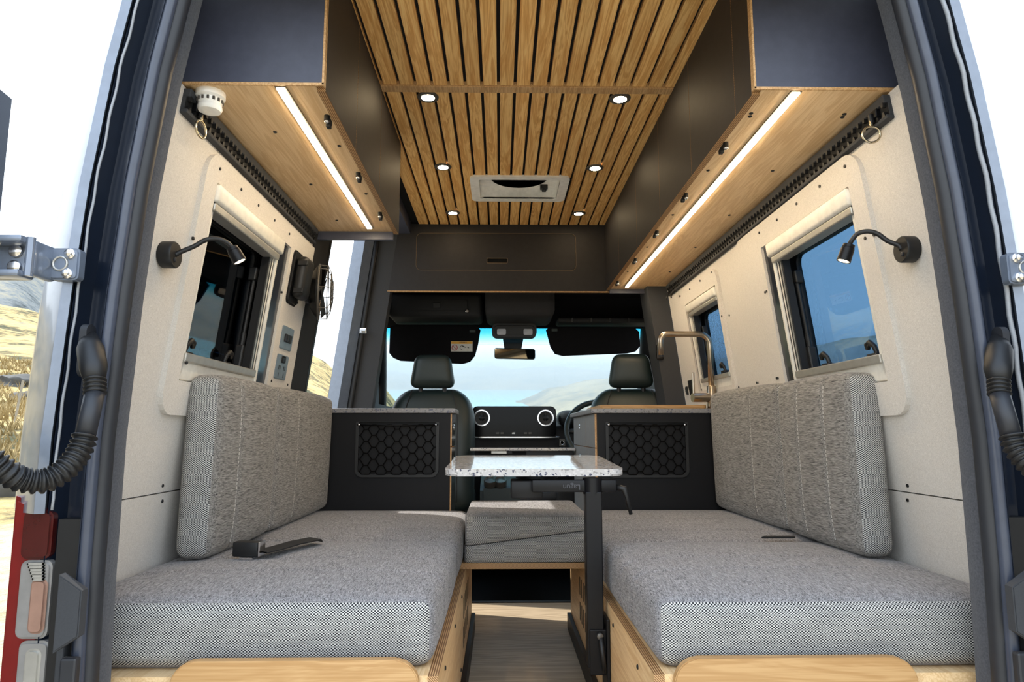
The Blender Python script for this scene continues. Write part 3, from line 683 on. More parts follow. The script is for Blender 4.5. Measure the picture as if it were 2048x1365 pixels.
# ---- header cabinet above the cab
T = thing('header_cabinet', 'wide black header cabinet over the cab opening', 'cabinet', (0, 3.5, 1.49))
o = rrect(-.80, .80, 1.492, 1.852, .002, 6); i = rrect(-.528, .314, 1.602, 1.804, .028, 6)
mk('face_panel', MB().ring(o, i, 1, 3.498, 3.515), 'laminate_brown', T)
mk('flap_edge', MB().ring(i, rrect(-.5262, .3122, 1.6038, 1.8022, .027, 6), 1, 3.4985, 3.51), 'edge_dim', T)
so = rrect(-.156, -.048, 1.642, 1.669, .004, 6)
f = mk('flap', MB().ring(rrect(-.5245, .3105, 1.6055, 1.8005, .026, 6), so, 1, 3.4985, 3.512), 'laminate_brown', T)
mk('finger_slot', MB().ring(rrect(-.157, -.047, 1.641, 1.670, .004, 6), rrect(-.1545, -.0495, 1.6435, 1.6675, .003, 6), 1, 3.4975, 3.505), 'edge_dim', f)
mk('back_board', MB().box(-.8, .8, 3.5155, 3.53, 1.493, 1.8652), 'black_matte', T)
mk('bottom_edge', MB().box(-.80, .80, 3.4965, 3.52, 1.488, 1.492), 'oak_edge', T)

# ================================================================== BENCHES
def bench(s, label):
    T = thing('bench', label, 'bench', (s*.55, 1.31, 0), 'plywood benches')
    def bx(a0, a1, *r, **k): return MB().box(min(s*a0, s*a1), max(s*a0, s*a1), *r, **k)
    sp = mk('side_panel', bx(.195, .214, 1.30, 2.792, .0, .325, edge=1, big=0), ['oak_y', 'ply_edge'], T)
    mk('top_board', bx(.214, .90, 1.302, 2.792, .307, .325), 'oak_y', T)
    mk('end_panel', bx(.214, .90, 1.302, 1.318, .0, .307), 'oak_x', T)
    mk('cushion_stop', MB().prism(rrect(min(s*.228, s*.668), max(s*.228, s*.668), .12, .358, .045, 8), 1, 1.282, 1.3, bev=.002), 'oak_x', T)
    mk('skirting', bx(.18, .195, 1.30, 2.792, 0, .06, bev=.002), 'black', T)
    for k in range(7):
        for j in range(2):
            yy = 2.16+k*.05; mk('vent_slot', bx(.1945, .1952, yy, yy+.018, .115+j*.085, .175+j*.085), 'black_matte', sp)
    for yy, z in ((1.45, .29), (1.75, .29), (2.05, .29), (2.05, .09), (2.6, .29), (1.45, .09)):
        mk('screw_cap', MB().lathe([(.005, 0), (.005, .0015), (.003, .003)], (s*.195, yy, z), (-s, 0, 0), 10), 'black', sp)
    return T
bench(-1, 'plywood bench base under the left seat cushions'); bench(1, 'plywood bench base under the right seat cushions')

def stitches(par, pts_list, name='stitching', r=.0011):
    mb = MB()
    for a, b in pts_list:
        a, b = V3(a), V3(b); L = (b-a).length; k = int(L/.011)
        for j in range(k):
            p, q = a.lerp(b, (j+.1)/k), a.lerp(b, (j+.7)/k); mb.tube([p, q], r, 5)
    return mk(name, mb, 'stitch', par)
def seat(s, y0, y1, label, lines):
    x0, x1 = sorted((s*.208, s*.898)); zt = .452
    c = tag(mk('seat_cushion', MB().rbox(x0, x1, y0, y1, .326, zt, .03, (14, 16, 4), (.004, .006, .012), lines, 1, .005, .02, endmat=1), ['seat_fabric', 'weave'], None, True), label, 'cushion', 'seat cushions')
    xa, xb = sorted((s*.25, s*.86))
    hmid = .0125
    for l in lines:
        mb = MB(); k = 55; P = []
        for j in range(k+1):
            xx = xa+(xb-xa)*j/k; t = (xx-(x0+x1)/2)/((x1-x0)/2); ty = (l-(y0+y1)/2)/((y1-y0)/2)
            P.append(V3((xx, l, zt+.012*(1-t**4)*(1-ty**4)-.0052)))
        for a, b in zip(P[:-1], P[1:]): mb.tube([a.lerp(b, .1), a.lerp(b, .75)], .0012, 5)
        mk('stitching', mb, 'stitch', c)
    return c
seat(-1, 1.332, 2.02, 'left rear grey woven seat cushion nearest the doors', (1.54, 1.70))
seat(-1, 2.022, 2.785, 'left front grey woven seat cushion by the black counter', (2.2, 2.45))
seat(1, 1.322, 1.985, 'right rear grey woven seat cushion nearest the doors', (1.55, 1.69))
seat(1, 1.987, 2.785, 'right front grey woven seat cushion by the tap counter', (2.15, 2.42))
def back(s, y0, y1, label, lines, zt0, zt1):
    xo = .848 if s < 0 else .858; th = .082; lean = .05
    mb = MB().rbox(min(s*(xo-th), s*xo), max(s*(xo-th), s*xo), y0, y1, .466, .898, .026, (4, 14, 12), (.010, .005, .006), lines, 1, .005, .016, endmat=1)
    zc_ = lambda v: V3((v.x-s*.02*(v.z-.466), v.y, v.z+ (zt0+(zt1-zt0)*(v.y-1.65)/1.13)*(v.z-.466)/.43))
    c = tag(mk('back_cushion', mb, ['back_fabric', 'weave'], None, True, fn=zc_), label, 'cushion', 'back cushions')
    for l in lines:
        m2 = MB(); k = 36; P = []
        for j in range(k+1):
            z = .485+.39*j/k; tz = (z-.682)/.216; ty = (l-(y0+y1)/2)/((y1-y0)/2)
            P.append(zc_(V3((s*(xo-th-.010*(1-tz**4)*(1-ty**4)+.0045), l, z))))
        for a, b in zip(P[:-1], P[1:]): m2.tube([a.lerp(b, .1), a.lerp(b, .75)], .0012, 5)
        mk('stitching', m2, 'stitch', c)
    return c
back(-1, 1.655, 2.098, 'left rear upright back cushion below the dark window', (1.79,), 0, 0)
back(-1, 2.102, 2.78, 'left front upright back cushion against the counter', (2.30,), 0, 0)
back(1, 1.655, 2.098, 'right rear upright back cushion below the blue window', (1.79, 1.95), .008, .02)
back(1, 2.102, 2.78, 'right front upright back cushion beside the tap counter', (2.32,), .008, .02)
# folded infill cushions on the cross board
T = tag(mk('cross_board', MB().box(-.212, .212, 2.265, 2.795, .3255, .3445, .001, seg=1, edge=1, big=2), ['oak_x', 'ply_edge'], None), 'plywood board bridging the aisle between both benches', 'board')
tag(mk('infill_cushion', MB().rbox(-.2, .2, 2.262, 2.785, .0, 1.0, .02, (10, 8, 4), (0, .004, 0), endmat=1).map(lambda v: V3((v.x, v.y, .346+v.z*(.050+.05*(v.x+.2)/.4)))), ['seat_fabric', 'weave'], None, True), 'lower folded wedge cushion on the cross board', 'cushion', 'folded infill cushions')
tag(mk('infill_cushion', MB().rbox(-.197, .2, 2.255, 2.78, .0, 1.0, .02, (10, 8, 4), (0, .005, 0), endmat=1).map(lambda v: V3((v.x, v.y, .398+.05*(v.x+.2)/.4+v.z*(.094-.05*(v.x+.2)/.4)))), ['seat_fabric', 'weave'], None, True), 'upper wedge cushion stacked on the cross board', 'cushion', 'folded infill cushions')
# seat belts
T = thing('belt_buckle', 'black seat belt buckle lying on left seat cushion', 'buckle', (-.69, 1.68, .465))
B0 = at(497, 1100, 1.68)
rot = lambda v: Matrix.Rotation(-.12, 4, 'Z') @ v+V3((B0.x, 1.68, .487))
mk('buckle', MB().box(-.033, .030, -.016, .016, -.017, .017, .004, seg=2).map(rot), 'black_plastic', T, smooth=40)
mk('release_edge', MB().box(.0305, .0345, -.015, .015, -.016, .017, .001).map(rot), 'chrome', T)
mk('tongue', MB().box(-.012, .02, -.02, .01, -.022, -.0175).map(rot), 'chrome', T)
P = [B0+V3((.03, .0, .012)), B0+V3((.05, .05, .004)), B0+V3((.075, .12, .008)), B0+V3((.105, .20, .006)), B0+V3((.10, .235, -.002))]
mb = MB(); rows = [[V3((p.x-.02, p.y+.018, 0)), V3((p.x+.02, p.y-.018, 0))] for p in P]; zs_ = [.478, .478, .480, .478, .468]
vs = []
for (a, b), z in zip(rows, zs_): vs += [(a.x, a.y, z), (b.x, b.y, z), (a.x, a.y, z+.003), (b.x, b.y, z+.003)]
fs = []
for k in range(len(rows)-1):
    i = 4*k; j = i+4; fs += [(i, i+1, j+1, j), (i+2, j+2, j+3, i+3), (i, j, j+2, i+2), (i+1, i+3, j+3, j+1)]
mb.verts(vs, fs); mk('strap', mb, 'belt', T)
p = at(1568, 1076, 1.93)
tag(mk('belt_strap', MB().prism([(p.x-.05, -.012), (p.x+.045, -.012), (p.x+.055, .012), (p.x-.03, .014)], 2, .4645, .4685).map(lambda v: v+V3((0, 1.975, 0))), 'belt', None), 'short black belt strap end on right seat cushions', 'strap')

# ================================================================== COUNTERS
def net_pocket(par, x0, x1, z0, z1, Y, label=None):
    o = rrect(x0, x1, z0, z1, [.03, .03, .006, .006], 6); i = rrect(x0+.012, x1-.012, z0+.012, z1-.002, [.022, .022, .004, .004], 6)
    fr = mk('net_pocket', MB().ring(o, i, 1, Y-.012, Y), 'black_plastic', par)
    mb = MB(); nx, nz = 5, 4; dx = (x1-x0-.024)/nx; dz = (z1-z0-.03)/nz; ox = x0+.012; oz = z0+.012
    def bow(x, z): return Y-.010-.012*math.sin(PI*(x-x0)/(x1-x0))*(.4+.6*(z-z0)/(z1-z0))
    def wav(x, ph, zc):                                                 # hexagon-like wavy strand
        t = (x-ox)/dx*2*PI+ph; c = max(-1, min(1, 1.5*math.cos(t))); return zc+dz*.25*c
    for k in range(nz*2+1):
        zc = oz+dz*.5*k; ph = PI*(k % 2); P = []
        for j in range(nx*8+1):
            x = ox+dx*j/8; z = max(z0+.012, min(z1-.012, wav(x, ph+0, zc))); P.append(V3((x, bow(x, z), z)))
        mb.tube(P, .0021, 5)
    mk('net', mb, 'net', fr, smooth=True)
    mk('elastic', MB().tube([V3((x0+.004+(x1-x0-.008)*k/12, bow(x0+(x1-x0)*k/12, z1)-.001, z1-.012-.004*math.sin(PI*k/12))) for k in range(13)], .003, 6), 'net', fr, smooth=True)
    for xx in (x0+.013, x1-.013): mk('hook', MB().lathe([(.005, 0), (.005, .004), (.002, .006)], (xx, Y-.013, z1-.012), (0, -1, 0), 10), 'chrome', fr, smooth=True)
    return fr
def lock(par, x, y, z, ax):
    mk('push_lock', MB().lathe([(.013, 0), (.013, .002), (.010, .0035), (.009, .002), (.001, .002)], (x, y, z), ax, 20), 'chrome', par, smooth=40)
# left counter
T = thing('counter_cabinet', 'low black counter with net pocket ahead of the left bench', 'cabinet', (-.56, 2.8, 0))
ep = mk('end_panel', MB().box(-.842, -.286, 2.795, 2.802, 0, .838, edge=1, big=1), ['laminate_black', 'oak_edge'], T)
mk('back_panel', MB().box(-.842, -.286, 3.02, 3.035, 0, .838), 'laminate_black', T)
for z0, z1 in ((.705, .836), (.02, .70)):
    d = mk('door', MB().box(-.30, -.281, 2.803, 3.034, z0, z1, edge=1, big=0), ['laminate_gloss', 'oak_edge'], T)
    lock(d, -.281, 2.93, z1-.055, (1, 0, 0))
mk('worktop', MB().box(-.842, -.268, 2.785, 3.045, .838, .857, .002), 'terrazzo_grey', T)
net_pocket(ep, -.666, -.331, .582, .803, 2.795)
# right counter
T = thing('kitchen_counter', 'black kitchen counter with net pocket ahead of the right bench', 'cabinet', (.58, 2.8, 0))
ep = mk('end_panel', MB().box(.309, .842, 2.795, 2.803, 0, .838, edge=1, big=1), ['laminate_black', 'oak_edge'], T)
mk('back_panel', MB().box(.309, .842, 3.59, 3.61, 0, .838), 'laminate_black', T)
for (a, b) in ((2.804, 3.098), (3.101, 3.605)):
    for z0, z1 in ((.698, .836), (.02, .695)):
        d = mk('drawer' if z0 > .5 else 'door', MB().box(.302, .321, a, b, z0, z1, edge=1, big=0), ['laminate_daylit', 'oak_edge'], T)
        if a > 3: lock(d, .302, 3.32, z1-.05, (-1, 0, 0))
mk('worktop', MB().box(.285, .842, 2.785, 3.62, .838, .857, .002), 'terrazzo_grey', T)
mk('screw_cap', MB().lathe([(.006, 0), (.006, .0015), (.004, .003)], (.83, 2.795, .80), (0, -1, 0), 12), 'black', ep)
net_pocket(ep, .343, .679, .580, .803, 2.795)
tag(mk('sink_cover', MB().prism(rrect(.325, .765, 2.80, 3.25, .015), 2, .8575, .8725, bev=.002), 'oak_x', None), 'oak sink cover board lying on the kitchen worktop', 'board')
# tap
T = thing('kitchen_tap', 'brushed steel gooseneck tap behind the oak board', 'tap', (.80, 2.86, .857))
tx, ty = .805, 2.86
mk('base', MB().lathe([(.024, 0), (.024, .004), (.0195, .006), (.0195, .095), (.017, .098)], (tx, ty, .857), seg=24), 'steel', T, smooth=40)
P = [V3((tx, ty, .95)), V3((tx, ty, 1.13))]+[V3((tx-.045+.045*math.cos(t), ty, 1.13+.045*math.sin(t))) for t in [PI/2*i/7 for i in range(1, 8)]]+[V3((tx-.18, ty, 1.175))]+[V3((tx-.18-.03*math.sin(t), ty, 1.145+.03*math.cos(t))) for t in [PI/2*i/6 for i in range(1, 7)]]+[V3((tx-.21, ty, 1.085))]
mk('spout', MB().tube(P, .0125, 16), 'steel', T, smooth=True)
mk('nozzle', MB().cyl((tx-.21, ty, 1.085), (tx-.21, ty, 1.077), .0115, 16), 'black', T)
mk('mixer_body', MB().cyl((tx-.01, ty-.0, .905), (tx-.085, ty-.012, .905), .019, 20), 'steel', T, smooth=40)
mk('lever', MB().box(tx-.085, tx-.075, ty-.02, ty-.008, .915, 1.01, .003), 'steel', T)
# fold-out shelf
T = thing('flap_shelf', 'thin speckled flap shelf at the far end of the kitchen counter', 'shelf', (.03, 3.6, .66))
mk('shelf_top', MB().prism(rrect(-.237, .30, 3.50, 3.66, .006), 2, .668, .682, bev=.002), 'terrazzo', T)
mk('bracket', MB().box(.05, .29, 3.54, 3.56, .645, .668).box(-.12, -.02, 3.53, 3.62, .65, .668, .004), 'black', T)
mk('catch', MB().box(-.13, -.05, 3.515, 3.53, .652, .667, .002), 'alu', T)

# ---- table
T = thing('camping_table', 'pale speckled table on black swivel post by the right bench', 'table', (.16, 1.85, .16))
mk('table_top', MB().prism(rrect(-.232, .246, 1.835, 2.34, .035, 8), 2, .645, .664, bev=.004).map(lambda v: V3((v.x, v.y, v.z+(v.y-1.835)*.038))), 'terrazzo', T, smooth=30)
po = mk('post', MB().box(.140, .183, 1.825, 1.868, .165, .605, .003), 'black_metal', T)
mk('post_clamp', MB().box(.145, .194, 1.82, 1.873, .15, .26, .002), 'black_metal', T)
mk('wall_bracket', MB().box(.1855, .194, 1.80, 1.89, .10, .29, .002), 'black_metal', T)
kn = mk('clamp_lever', MB().tube([(.172, 1.812, .245), (.176, 1.806, .20), (.181, 1.806, .16)], [.008, .007, .006], 10), 'black_plastic', T, smooth=True)
mk('lever_screw', MB().lathe([(.008, 0), (.008, .008), (.004, .01)], (.170, 1.815, .247), (0, -1, 0), 14), 'alu_dark', kn, smooth=40)
arm = MB().box(.0, .225, 1.838, 1.862, .603, .635, .004).cyl((.162, 1.85, .598), (.162, 1.85, .640), .026, 20)
ar = mk('swivel_arm', arm, 'black_metal', T, smooth=40)
mk('arm_block', MB().box(-.055, .03, 1.86, 1.95, .585, .632, .004).cyl((.02, 1.845, .615), (.02, 1.87, .615), .012, 16), 'black_metal', T, smooth=40)
mk('swivel_plate', MB().cyl((.02, 1.98, .628), (.02, 1.98, .645), .06, 28).box(-.09, .14, 1.93, 2.2, .638, .645, .002).map(lambda v: V3((v.x, v.y, v.z+(v.y-1.835)*.038-.001))), 'black_metal', T, smooth=40)
mk('arm_lever', MB().tube([(.225, 1.85, .615), (.245, 1.845, .612), (.252, 1.845, .59), (.262, 1.845, .545)], [.008, .009, .006, .005], 10), 'black_plastic', T, smooth=True)
def text(name, body, size, mat, parent, loc, rot, ext=.0004, align='CENTER'):
    c = bpy.data.curves.new(name, 'FONT'); c.body = body; c.size = size; c.extrude = ext; c.align_x = align; c.align_y = 'CENTER'
    o = bpy.data.objects.new(name+'_src', c); COL.objects.link(o)
    me = bpy.data.meshes.new_from_object(o.evaluated_get(bpy.context.evaluated_depsgraph_get())); bpy.data.objects.remove(o)
    me.transform(Matrix.Translation(V3(loc)) @ rot.to_4x4())
    c0 = V3(loc); me.transform(Matrix.Translation(-c0)); me.materials.clear(); me.materials.append(M[mat])
    ob = bpy.data.objects.new(name, me); ob.location = c0; COL.objects.link(ob); adopt(ob, parent); return ob
RX = Matrix.Rotation(PI/2, 3, 'X')                                  # faces the rear doors
text('lettering', 'Lagun', .02, 'text_grey', ar, (.105, 1.8375, .617), Matrix.Rotation(PI, 3, 'Y') @ RX)

# ================================================================== WALL THINGS
def reading_lamp(s, label):
    yb, zb = (1.44, 1.138) if s < 0 else (1.42, 1.152)
    T = thing('reading_lamp', label, 'lamp', (s*wx(zb), yb, zb), 'gooseneck reading lamps'); fn = wall(s)
    mk('base', MB().lathe([(.028, 0), (.029, .002), (.029, .026), (.027, .029), (.001, .029)], (s*wx(zb), yb, zb), (-s, 0, 0), 28), 'black_plastic', T, smooth=40)
    mk('switch', MB().lathe([(.005, 0), (.005, .002), (.003, .003)], (s*(wx(zb)-.029), yb-.006, zb-.012), (-s, 0, 0), 10), 'rubber', T)
    c = [V3((s*(wx(zb)-.027), yb, zb))]
    if s < 0: pts = ((362, 504, 1.445), (388, 493, 1.455), (412, 480, 1.465), (436, 478, 1.475), (455, 486, 1.485), (465, 497, 1.49)); h = ((463, 494, 1.489), (480, 524, 1.495))
    else: pts = ((1797, 491, 1.425), (1775, 482, 1.44), (1755, 468, 1.45), (1735, 463, 1.46), (1715, 468, 1.47), (1703, 482, 1.475), (1699, 490, 1.48)); h = ((1699, 488, 1.48), (1687, 523, 1.485))
    c += [at(*q) for q in pts]; sm = []
    for i in range(len(c)-1):
        p0, p1, p2, p3 = c[max(i-1, 0)], c[i], c[i+1], c[min(i+2, len(c)-1)]
        for k in range(6):
            t = k/6; sm.append(.5*((2*p1)+(p2-p0)*t+(2*p0-5*p1+4*p2-p3)*t*t+(3*p1-p0-3*p2+p3)*t**3))
    mk('gooseneck', MB().tube(sm+[c[-1]], .0052, 10), 'black_plastic', T, smooth=True)
    a, b = at(*h[0]), at(*h[1]); d = (b-a).normalized(); L = (b-a).length
    hd = mk('lamp_head', MB().lathe([(.006, 0), (.0125, .002), (.013, .009), (.0122, .0095), (.0122, .0105), (.0142, .011), (.0152, L), (.0128, L), (.0125, L-.003), (.001, L-.003)], a, d, 24), 'black_metal', T, smooth=40)
    mk('bulb', MB().lathe([(.0122, L-.0028), (.0118, L-.0008), (.001, L-.0005)], a, d, 20), 'led_read', hd)
reading_lamp(-1, 'black gooseneck reading lamp beside the dark left window'); reading_lamp(1, 'black gooseneck reading lamp beside the blue right window')
def outlet(y0, y1, z0, z1, label, kind):
    T = thing('socket_plate', label, 'socket', (-wx(z0), (y0+y1)/2, z0), 'socket plates'); fn = wall(-1)
    pl = mk('plate', MB().prism(rrect(y0, y1, z0, z1, .006), 0, .008, .016, bev=.0015), 'plate_blue', T, fn=fn)
    yc = (y0+y1)/2; zc = (z0+z1)/2
    if kind == 'switch':
        for k in (-1, 0, 1): mk('rocker', MB().box(.015, .022, yc+k*.024-.008, yc+k*.024+.008, zc-.014, zc+.012, .002), 'black', pl, fn=fn)
    else:
        mk('usb_module', MB().box(.015, .019, yc-.018, yc+.018, zc+.014, zc+.036, .004), 'black', pl, fn=fn)
        for k in (-1, 1):
            mk('socket_slots', MB().box(.0155, .0168, yc+k*.025-.009, yc+k*.025-.005, zc-.010, zc+.004).box(.0155, .0168, yc+k*.025+.004, yc+k*.025+.008, zc-.010, zc+.004).box(.0155, .0168, yc+k*.025-.003, yc+k*.025+.001, zc-.034, zc-.02), 'black', pl, fn=fn)
outlet(2.235, 2.352, 1.036, 1.112, 'blue-grey plate with three rocker switches by left doorway', 'switch')
outlet(2.233, 2.345, .936, 1.017, 'blue-grey power socket plate below the rocker switches', 'power')
def small_plate(px0, px1, py0, py1, label):
    (ya, za), (yb, zb) = atw(px0, py0, 1), atw(px1, py1, 1)
    T = thing('switch_plate', label, 'switch', (wx(zb), (ya+yb)/2, min(za, zb)), 'switch plates')
    y0, y1, z0, z1 = min(ya, yb), max(ya, yb), min(za, zb), max(za, zb)
    mk('plate', MB().box(-.001, .008, y0, y1, z0, z1, .002), 'black_plastic', T, fn=wall(1))
    mk('rocker', MB().box(.007, .011, y0+.006, y1-.006, (z0+z1)/2-.008, (z0+z1)/2+.012, .001), 'black', T, fn=wall(1))
small_plate(1378, 1390, 762, 790, 'taller black switch plate on the right wall by the tap'); small_plate(1373, 1378, 774, 790, 'smaller black switch plate on the right wall by the tap')
# hooks with coiled wire at far right of the track
T = thing('wire_hooks', 'two curled black wire hooks at the end of the right track', 'hook', (.74, 3.3, 1.40))
for k in range(2):
    c = at(1338+k*9, 582+k*-3, 3.22); mk('hook', MB().tube([c+V3((.014*math.sin(t*1.0)*(1 if t < PI else .9), 0, .03-.014*t)) for t in [i*.35 for i in range(16)]], .003, 7), 'black_metal', T, smooth=True)
# fan
T = thing('cabin_fan', 'black caged cabin fan mounted on wall by left doorway', 'fan', (-.76, 2.33, 1.2))
fn = wall(-1)
mk('mount_plate', MB().prism(rrect(2.215, 2.325, 1.185, 1.365, .02), 0, 0, .02, bev=.006), 'black_plastic', T, fn=fn, smooth=40)
mk('housing', MB().rbox(.02, .06, 2.225, 2.318, 1.205, 1.345, .018, (3, 4, 4)), 'black_plastic', T, fn=fn, smooth=True)
for z in (1.225, 1.318): mk('housing_clip', MB().box(.03, .062, 2.219, 2.228, z-.008, z+.008, .002), 'black', T, fn=fn)
fc = V3((-.738, 2.425, 1.262)); ax = V3((.97, .22, 0)).normalized(); e1 = V3((0, 0, 1)); e2 = ax.cross(e1)
mk('bracket', MB().tube([(-.75, 2.30, 1.29), (-.757, 2.36, 1.29), fc-ax*.028], .011, 10).tube([(-.755, 2.30, 1.23), (-.76, 2.36, 1.215), fc-ax*.028-V3((0, 0, .03))], .009, 8), 'black_plastic', T, smooth=True)
cage = MB()
for rr, off in ((.098, 0), (.098, .03), (.07, .042), (.04, .048), (.07, -.018)):
    cage.tube([fc+ax*off+e1*(rr*math.cos(t))+e2*(rr*math.sin(t)) for t in [2*PI*i/32 for i in range(32)]], .0018 if off else .004, 6, closed=True)
for k in range(8):
    t = 2*PI*k/8; d = e1*math.cos(t)+e2*math.sin(t); cage.tube([fc+ax*.05+d*.02, fc+ax*.042+d*.07, fc+ax*.03+d*.098, fc+d*.1, fc-ax*.018+d*.07, fc-ax*.025+d*.02], .0016, 6)
mk('cage', cage, 'alu_dark', T, smooth=True)
mk('back_guard', MB().lathe([(.001, -.03), (.06, -.03), (.094, -.008), (.096, .0), (.09, .0), (.06, -.02), (.001, -.02)], fc, ax, 28), 'black_plastic', T, smooth=40)
mk('motor', MB().lathe([(.03, -.035), (.032, .0), (.024, .012), (.001, .014)], fc, ax, 20), 'black_plastic', T, smooth=40)
for k in range(4):
    t = 2*PI*k/4+.4; d = e1*math.cos(t)+e2*math.sin(t); pp = d.cross(ax)
    q = MB(); q.verts([fc+ax*.014+d*.022-pp*.012, fc+ax*.022+d*.088-pp*.035, fc+ax*.008+d*.09+pp*.03, fc+ax*.006+d*.022+pp*.012, fc+ax*.017+d*.022-pp*.012, fc+ax*.025+d*.088-pp*.035, fc+ax*.011+d*.09+pp*.03, fc+ax*.009+d*.022+pp*.012], [(0,1,2,3), (7,6,5,4), (0,4,5,1), (1,5,6,2), (2,6,7,3), (3,7,4,0)])
    mk('blade', q, 'black_plastic', T)

# ================================================================== CAB
mx_ = lambda p: V3((-p[0], p[1], p[2]))
cab = MB()
for s in (-1, 1):
    for (a, b, c, d) in ((3.56, 5.3, -.35, .95), (3.56, 3.85, .95, 1.52), (4.28, 4.62, .95, 1.42), (3.85, 4.28, 1.40, 1.52)): cab.box(min(s*.865, s*.90) if b < 4.5 else min(s*.90, s*.94), max(s*.865, s*.90) if b < 4.5 else max(s*.90, s*.94), a, b, c, d)
cab.box(-.97, .97, 5.28, 5.32, -.35, .84)
struct('wall_cab', cab, 'cab_plastic', 'dark door linings and bulkhead of the driving cab')
pil = MB()
for s in (-1, 1): pil.tube([(s*.985, 5.15, .80), (s*.90, 4.6, 1.14), (s*.83, 4.13, 1.43), (s*.80, 3.6, 1.50)], [.05, .05, .05, .06], 8)
struct('trim_4', pil, 'cab_plastic', 'dark windscreen pillars of the cab', smooth=True)
ws = thing('window_4', 'wide windscreen with blue shade band', 'window', (0, 5.05, .85), kind='structure')
def wsp(z, x): t = (z-.83)/(1.42-.83); return V3((x*(.96-.15*t), 5.07-.93*t, z))
def pane(z0, z1, mat, name):
    q = MB(); a = [wsp(z0, -1), wsp(z0, 1), wsp(z1, 1), wsp(z1, -1)]; o = V3((0, -.004, -.004))
    q.verts([*a, *[v+o for v in a]], [(0,1,2,3), (7,6,5,4), (0,4,5,1), (1,5,6,2), (2,6,7,3), (3,7,4,0)]); mk(name, q, mat, ws)
pane(.83, 1.318, 'windshield', 'pane'); pane(1.318, 1.45, 'shade_band', 'shade_band')
hl = struct('ceiling_cab', MB().prism([(3.53, 1.66), (3.53, 1.62), (3.9, 1.54), (4.12, 1.398), (4.19, 1.40), (4.1, 1.60), (3.6, 1.70)], 0, -.82, .82), 'headliner', 'dark headliner of the driving cab')
mk('overhead_shelf', MB().rbox(-.72, -.19, 3.80, 4.1, 1.405, 1.54, .025, (3, 3, 3)), 'cab_plastic', hl, smooth=True)
fp = at(868, 612, 3.79)
mk('shelf_flap', MB().prism(rrect(-.60, -.27, 1.44, 1.505, .02), 1, 3.792, 3.802, bev=.003), 'cab_plastic', hl)
mk('flap_catch', MB().box(-.465, -.42, 3.786, 3.795, 1.455, 1.485, .003), 'black', hl)
mk('map_lamp', MB().lathe([(.010, 0), (.010, .004), (.006, .006)], at(934, 622, 3.79), (0, -1, 0), 14), 'chrome', hl)
mk('centre_console', MB().rbox(-.17, .22, 3.72, 4.12, 1.40, 1.60, .04, (3, 3, 3)), 'console_grey', hl, smooth=True)
mk('right_shelf', MB().rbox(.25, .80, 3.92, 4.08, 1.395, 1.425, .012, (3, 3, 2)), 'cab_plastic', hl, smooth=True)
for k in range(4): mk('shelf_rib', MB().box(.33+k*.11, .338+k*.11, 3.912, 3.925, 1.40, 1.422), 'black', hl)
# roof console with lamps
T = thing('roof_console', 'light grey overhead lamp console above the rear-view mirror', 'lamp', at(1028, 660, 4.0))
a, b = at(984, 648, 4.0), at(1073, 676, 4.0)
rc = mk('console_rim', MB().ring(rrect(a.x, b.x, b.z, a.z, .03, 7), rrect(a.x+.012, b.x-.012, b.z+.014, a.z-.012, .022, 7), 1, 3.98, 4.05), 'cab_grey', T, smooth=40)
mk('console_face', MB().prism(rrect(a.x+.01, b.x-.01, b.z+.012, a.z-.01, .02), 1, 4.0, 4.05), 'black_plastic', T)
for px in (1003, 1056): mk('lamp_lens', MB().prism(rrect(at(px-9, 660, 4).x, at(px+9, 660, 4).x, at(0, 668, 4).z, at(0, 656, 4).z, .008), 1, 3.99, 4.005), 'clear_lens', T)
# mirror
T = thing('rear_view_mirror', 'rear-view mirror hanging from the windscreen', 'mirror', at(1030, 706, 4.3))
a, b = at(989, 697, 4.28), at(1071, 718, 4.28); mt_ = lambda v: V3((v.x, v.y+(v.x-(a.x+b.x)/2)*.21, v.z))
mk('shell', MB().prism(rrect(a.x, b.x, b.z, a.z, .014), 1, 4.28, 4.32, bev=.006).map(mt_), 'black_plastic', T, smooth=40)
mk('glass', MB().prism(rrect(a.x+.003, b.x-.003, b.z+.003, a.z-.003, .012), 1, 4.277, 4.281).map(mt_), 'mirror', T)
mk('stem', MB().prism([(at(1005, 670, 4.3).x, at(1005, 672, 4.3).z), (at(1048, 670, 4.3).x, at(1048, 672, 4.3).z), (at(1043, 698, 4.3).x, at(1043, 698, 4.3).z), (at(1009, 698, 4.3).x, at(1009, 698, 4.3).z)], 1, 4.29, 4.36, bev=.004), 'black_plastic', T)
# sun visors
def visor(pts, label, clip):
    P = [at(x, y, 4.02) for x, y in pts]; T = thing('sun_visor', label, 'visor', P[0], 'sun visors')
    v = mk('visor_pad', MB().prism([(p.x, p.z) for p in P], 1, 4.02, 4.042, bev=.006), 'headliner', T, smooth=40)
    c = at(*clip, 4.02); mk('clip', MB().box(c.x-.018, c.x+.018, 4.012, 4.022, c.z-.009, c.z+.009, .003), 'green_plastic', T); return v
v = visor(((780, 654), (790, 650), (950, 650), (961, 660), (956, 690), (950, 712), (940, 724), (925, 728), (800, 722), (786, 716), (778, 706)), 'black sun visor with airbag sticker on passenger side', (945, 663))
visor(((1092, 660), (1100, 654), (1270, 656), (1279, 664), (1281, 692), (1272, 703), (1255, 707), (1125, 712), (1110, 708), (1101, 694)), 'plain black sun visor on driver side', (1109, 661))
a, b = at(902, 683, 4.018), at(945, 703.5, 4.018)
st = mk('warning_sticker', MB().box(a.x, b.x, 4.0165, 4.0195, b.z, a.z), 'sticker_white', v); zh = a.z-(a.z-b.z)*.25
mk('sticker_header', MB().box(a.x+.001, b.x-.001, 4.0158, 4.0168, zh, a.z-.001), 'sticker_yellow', st)
